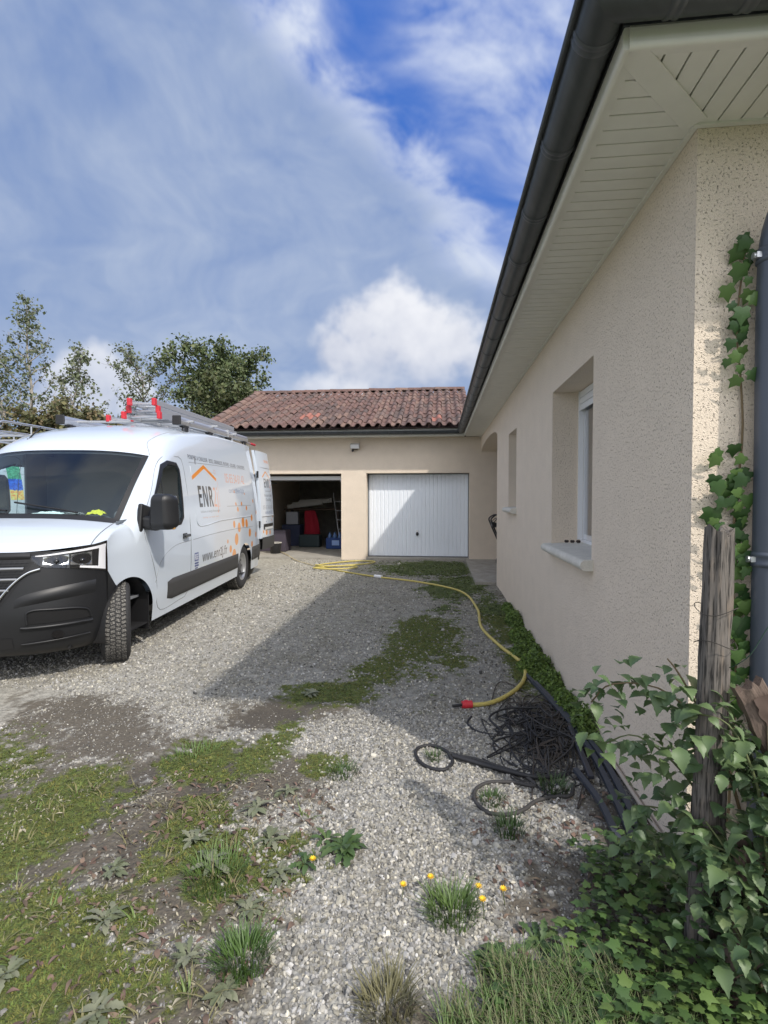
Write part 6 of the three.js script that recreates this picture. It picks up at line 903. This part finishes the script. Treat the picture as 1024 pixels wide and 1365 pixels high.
// ---------------------------------------------------------------- ground cover nobody could count
{
  const r = rngOf(71);
  // moss and short grass blades over the green patches
  const bl = tuftGeo(7, 0.03, 0.013, 5, 1.1), lists = [[], [], []];
  for (let k = 0; k < 190000; k++) { const z = -1.0 - 5.5 * Math.pow(r(), 1.5), x = lerp(z > -3.9 ? -2.9 : -1.4, 0.93, r()); const [m, s] = coverAt(x, z); if (r() > m * m * 0.9) continue; const sc = 0.5 + 0.8 * r() * r(), v = 0.7 + 0.6 * r(); lists[Math.floor(r() * 3)].push([TRS(x, groundY(x, z), z, (r() - 0.5) * 0.5, r() * 6, (r() - 0.5) * 0.5, sc, sc * (0.4 + 0.7 * r()), sc), lin(v * (0.9 + 0.5 * r()), v, v)]); }
  for (let k = 0; k < 24000; k++) { const z = lerp(-11.9, -6.5, r()), x = lerp(-1.4, 0.9, r()); if (x > 0.55 && z < -8.7) continue; const [m] = coverAt(x, z); if (r() > m * 0.9) continue; const sc = 0.9 + 0.9 * r(); lists[Math.floor(r() * 3)].push([TRS(x, groundY(x, z), z, 0, r() * 6, 0, sc * 1.6, sc, sc * 1.6), lin(1, 1, 1)]); }
  const cols = [leafM(0.105, 0.155, 0.027, 0.8), leafM(0.075, 0.112, 0.022, 0.8), leafM(0.14, 0.172, 0.038, 0.8)];
  lists.forEach((l, i) => instanced('moss', bl, cols[i], l, 'low moss and short grass growing in patches over the drive'));
  // taller loose grass at the bottom right and along edges
  const gb = tuftGeo(6, 0.03, 0.075, 6, 0.7), gl = [[], []];
  for (let k = 0; k < 2600; k++) { const x = lerp(0.02, 0.75, r()), z = lerp(-1.58, -1.05, r()); if (x < 0.10 + 0.12 * r() && z < -1.42) continue; gl[k % 2].push([TRS(x, groundY(x, z), z, 0, r() * 6, 0, 1, 0.5 + 0.9 * r(), 1), lin(1, 1, 1)]); }
  for (let k = 0; k < 260; k++) { const x = lerp(-1.9, -0.55, r()), z = lerp(-2.5, -1.05, r()); if (fbm(x * 3, z * 3 + 3, 3) < 0.02) continue; gl[r() < 0.7 ? 1 : 0].push([TRS(x, groundY(x, z), z, 0, r() * 6, 0, 1, 0.25 + 0.55 * r(), 1), lin(1.4, 1.25, 1.2)]); }
  instanced('grass', gb, grassM[2], gl[0], 'loose fresh green grass among the ground cover'); instanced('grass', gb, leafM(0.15, 0.155, 0.075, 0.8), gl[1], 'thin dry grass scattered over the mossy ground');
  // ground ivy and clover carpet under the bramble
  const il = [[], [], []], ig = lobeLeaf(0.04);
  for (let k = 0; k < 5200; k++) { const x = lerp(0.02, 1.6, Math.pow(r(), 0.75)), z = lerp(-2.15, -1.0, r()); const inside = x > 0.50 - 0.32 * sstep(-1.85, -1.45, z) + 0.16 * fbm(x * 3, z * 4, 3) && !(x > 0.93 && z < -2.0); if (!inside) continue; const hgt = 0.02 + 0.10 * r() * sstep(0.3, 0.7, x) + 0.05 * (0.5 + 0.5 * noise2(x * 9, z * 9)); const sc = 0.55 + 0.65 * r(), v = 0.75 + 0.5 * r(); il[Math.floor(r() * 3)].push([TRS(x, groundY(x, z) + hgt, z, -0.5 + 0.8 * r(), r() * 6.28, (r() - 0.5) * 0.6, sc, sc, sc), lin(v, v, v)]); }
  const im = [leafM(0.05, 0.095, 0.03, 0.45), leafM(0.07, 0.13, 0.036, 0.45), leafM(0.12, 0.19, 0.05, 0.5)]; il.forEach((l, i) => instanced('ground_ivy', ig, im[i], l, 'carpet of ground ivy and clover at the foot of the bramble'));
  // dead leaves and twigs
  const dl = []; for (let k = 0; k < 900; k++) { const a = r(); const x = a < 0.5 ? lerp(0.15, 1.0, r()) : lerp(-1.5, -0.5, r()), z = a < 0.5 ? lerp(-2.6, -1.2, r()) : lerp(-2.6, -1.1, r()); const v = 0.5 + r(); dl.push([TRS(x, groundY(x, z) + 0.006, z, (r() - 0.5) * 0.6, r() * 6, (r() - 0.5) * 0.6, 0.18 + 0.3 * r(), 0.4, 0.15 + 0.28 * r()), lin(v, v * (0.8 + 0.2 * r()), v * 0.9)]); }
  const pl = []; for (let k = 0; k < 4200; k++) { const x = lerp(-2.4, -0.5, r()), z = lerp(-2.6, -1.0, r()); if (fbm(x * 2.3 + 1, z * 2.3, 3) < -0.12 || rut(x, z) > 0.3) continue; const v = 0.5 + 0.9 * r(); pl.push([TRS(x, groundY(x, z) + 0.004, z, (r() - 0.5) * 0.7, r() * 6, (r() - 0.5) * 0.7, 0.05 + 0.25 * r() * r(), 0.3, 0.08 + 0.22 * r()), lin(v, v, v)]); }
  instanced('straw_litter', softLeaf, mat(0.27, 0.245, 0.18, 0.95), pl, 'pale straw and dry leaf bits over the bare ground');
  instanced('leaf_litter', softLeaf, mat(0.13, 0.10, 0.075, 0.95), dl, 'dead leaves and twigs scattered on the ground');
}
{ // small dark shells on the window sill
  for (let k = 0; k < 3; k++) { const g = new THREE.TorusKnotGeometry(0.008, 0.007, 24, 6, 1, 2); const o = solo('snail_shell', g, mat(0.045, 0.032, 0.026, 0.5), 'small dark snail shell lying on the sill of the big window', 'shell', 'shells on the window sill'); o.position.set(1.06 + k * 0.045, 1.096, -4.44 + 0.01 * k); }
}
renderer.render(scene, camera);
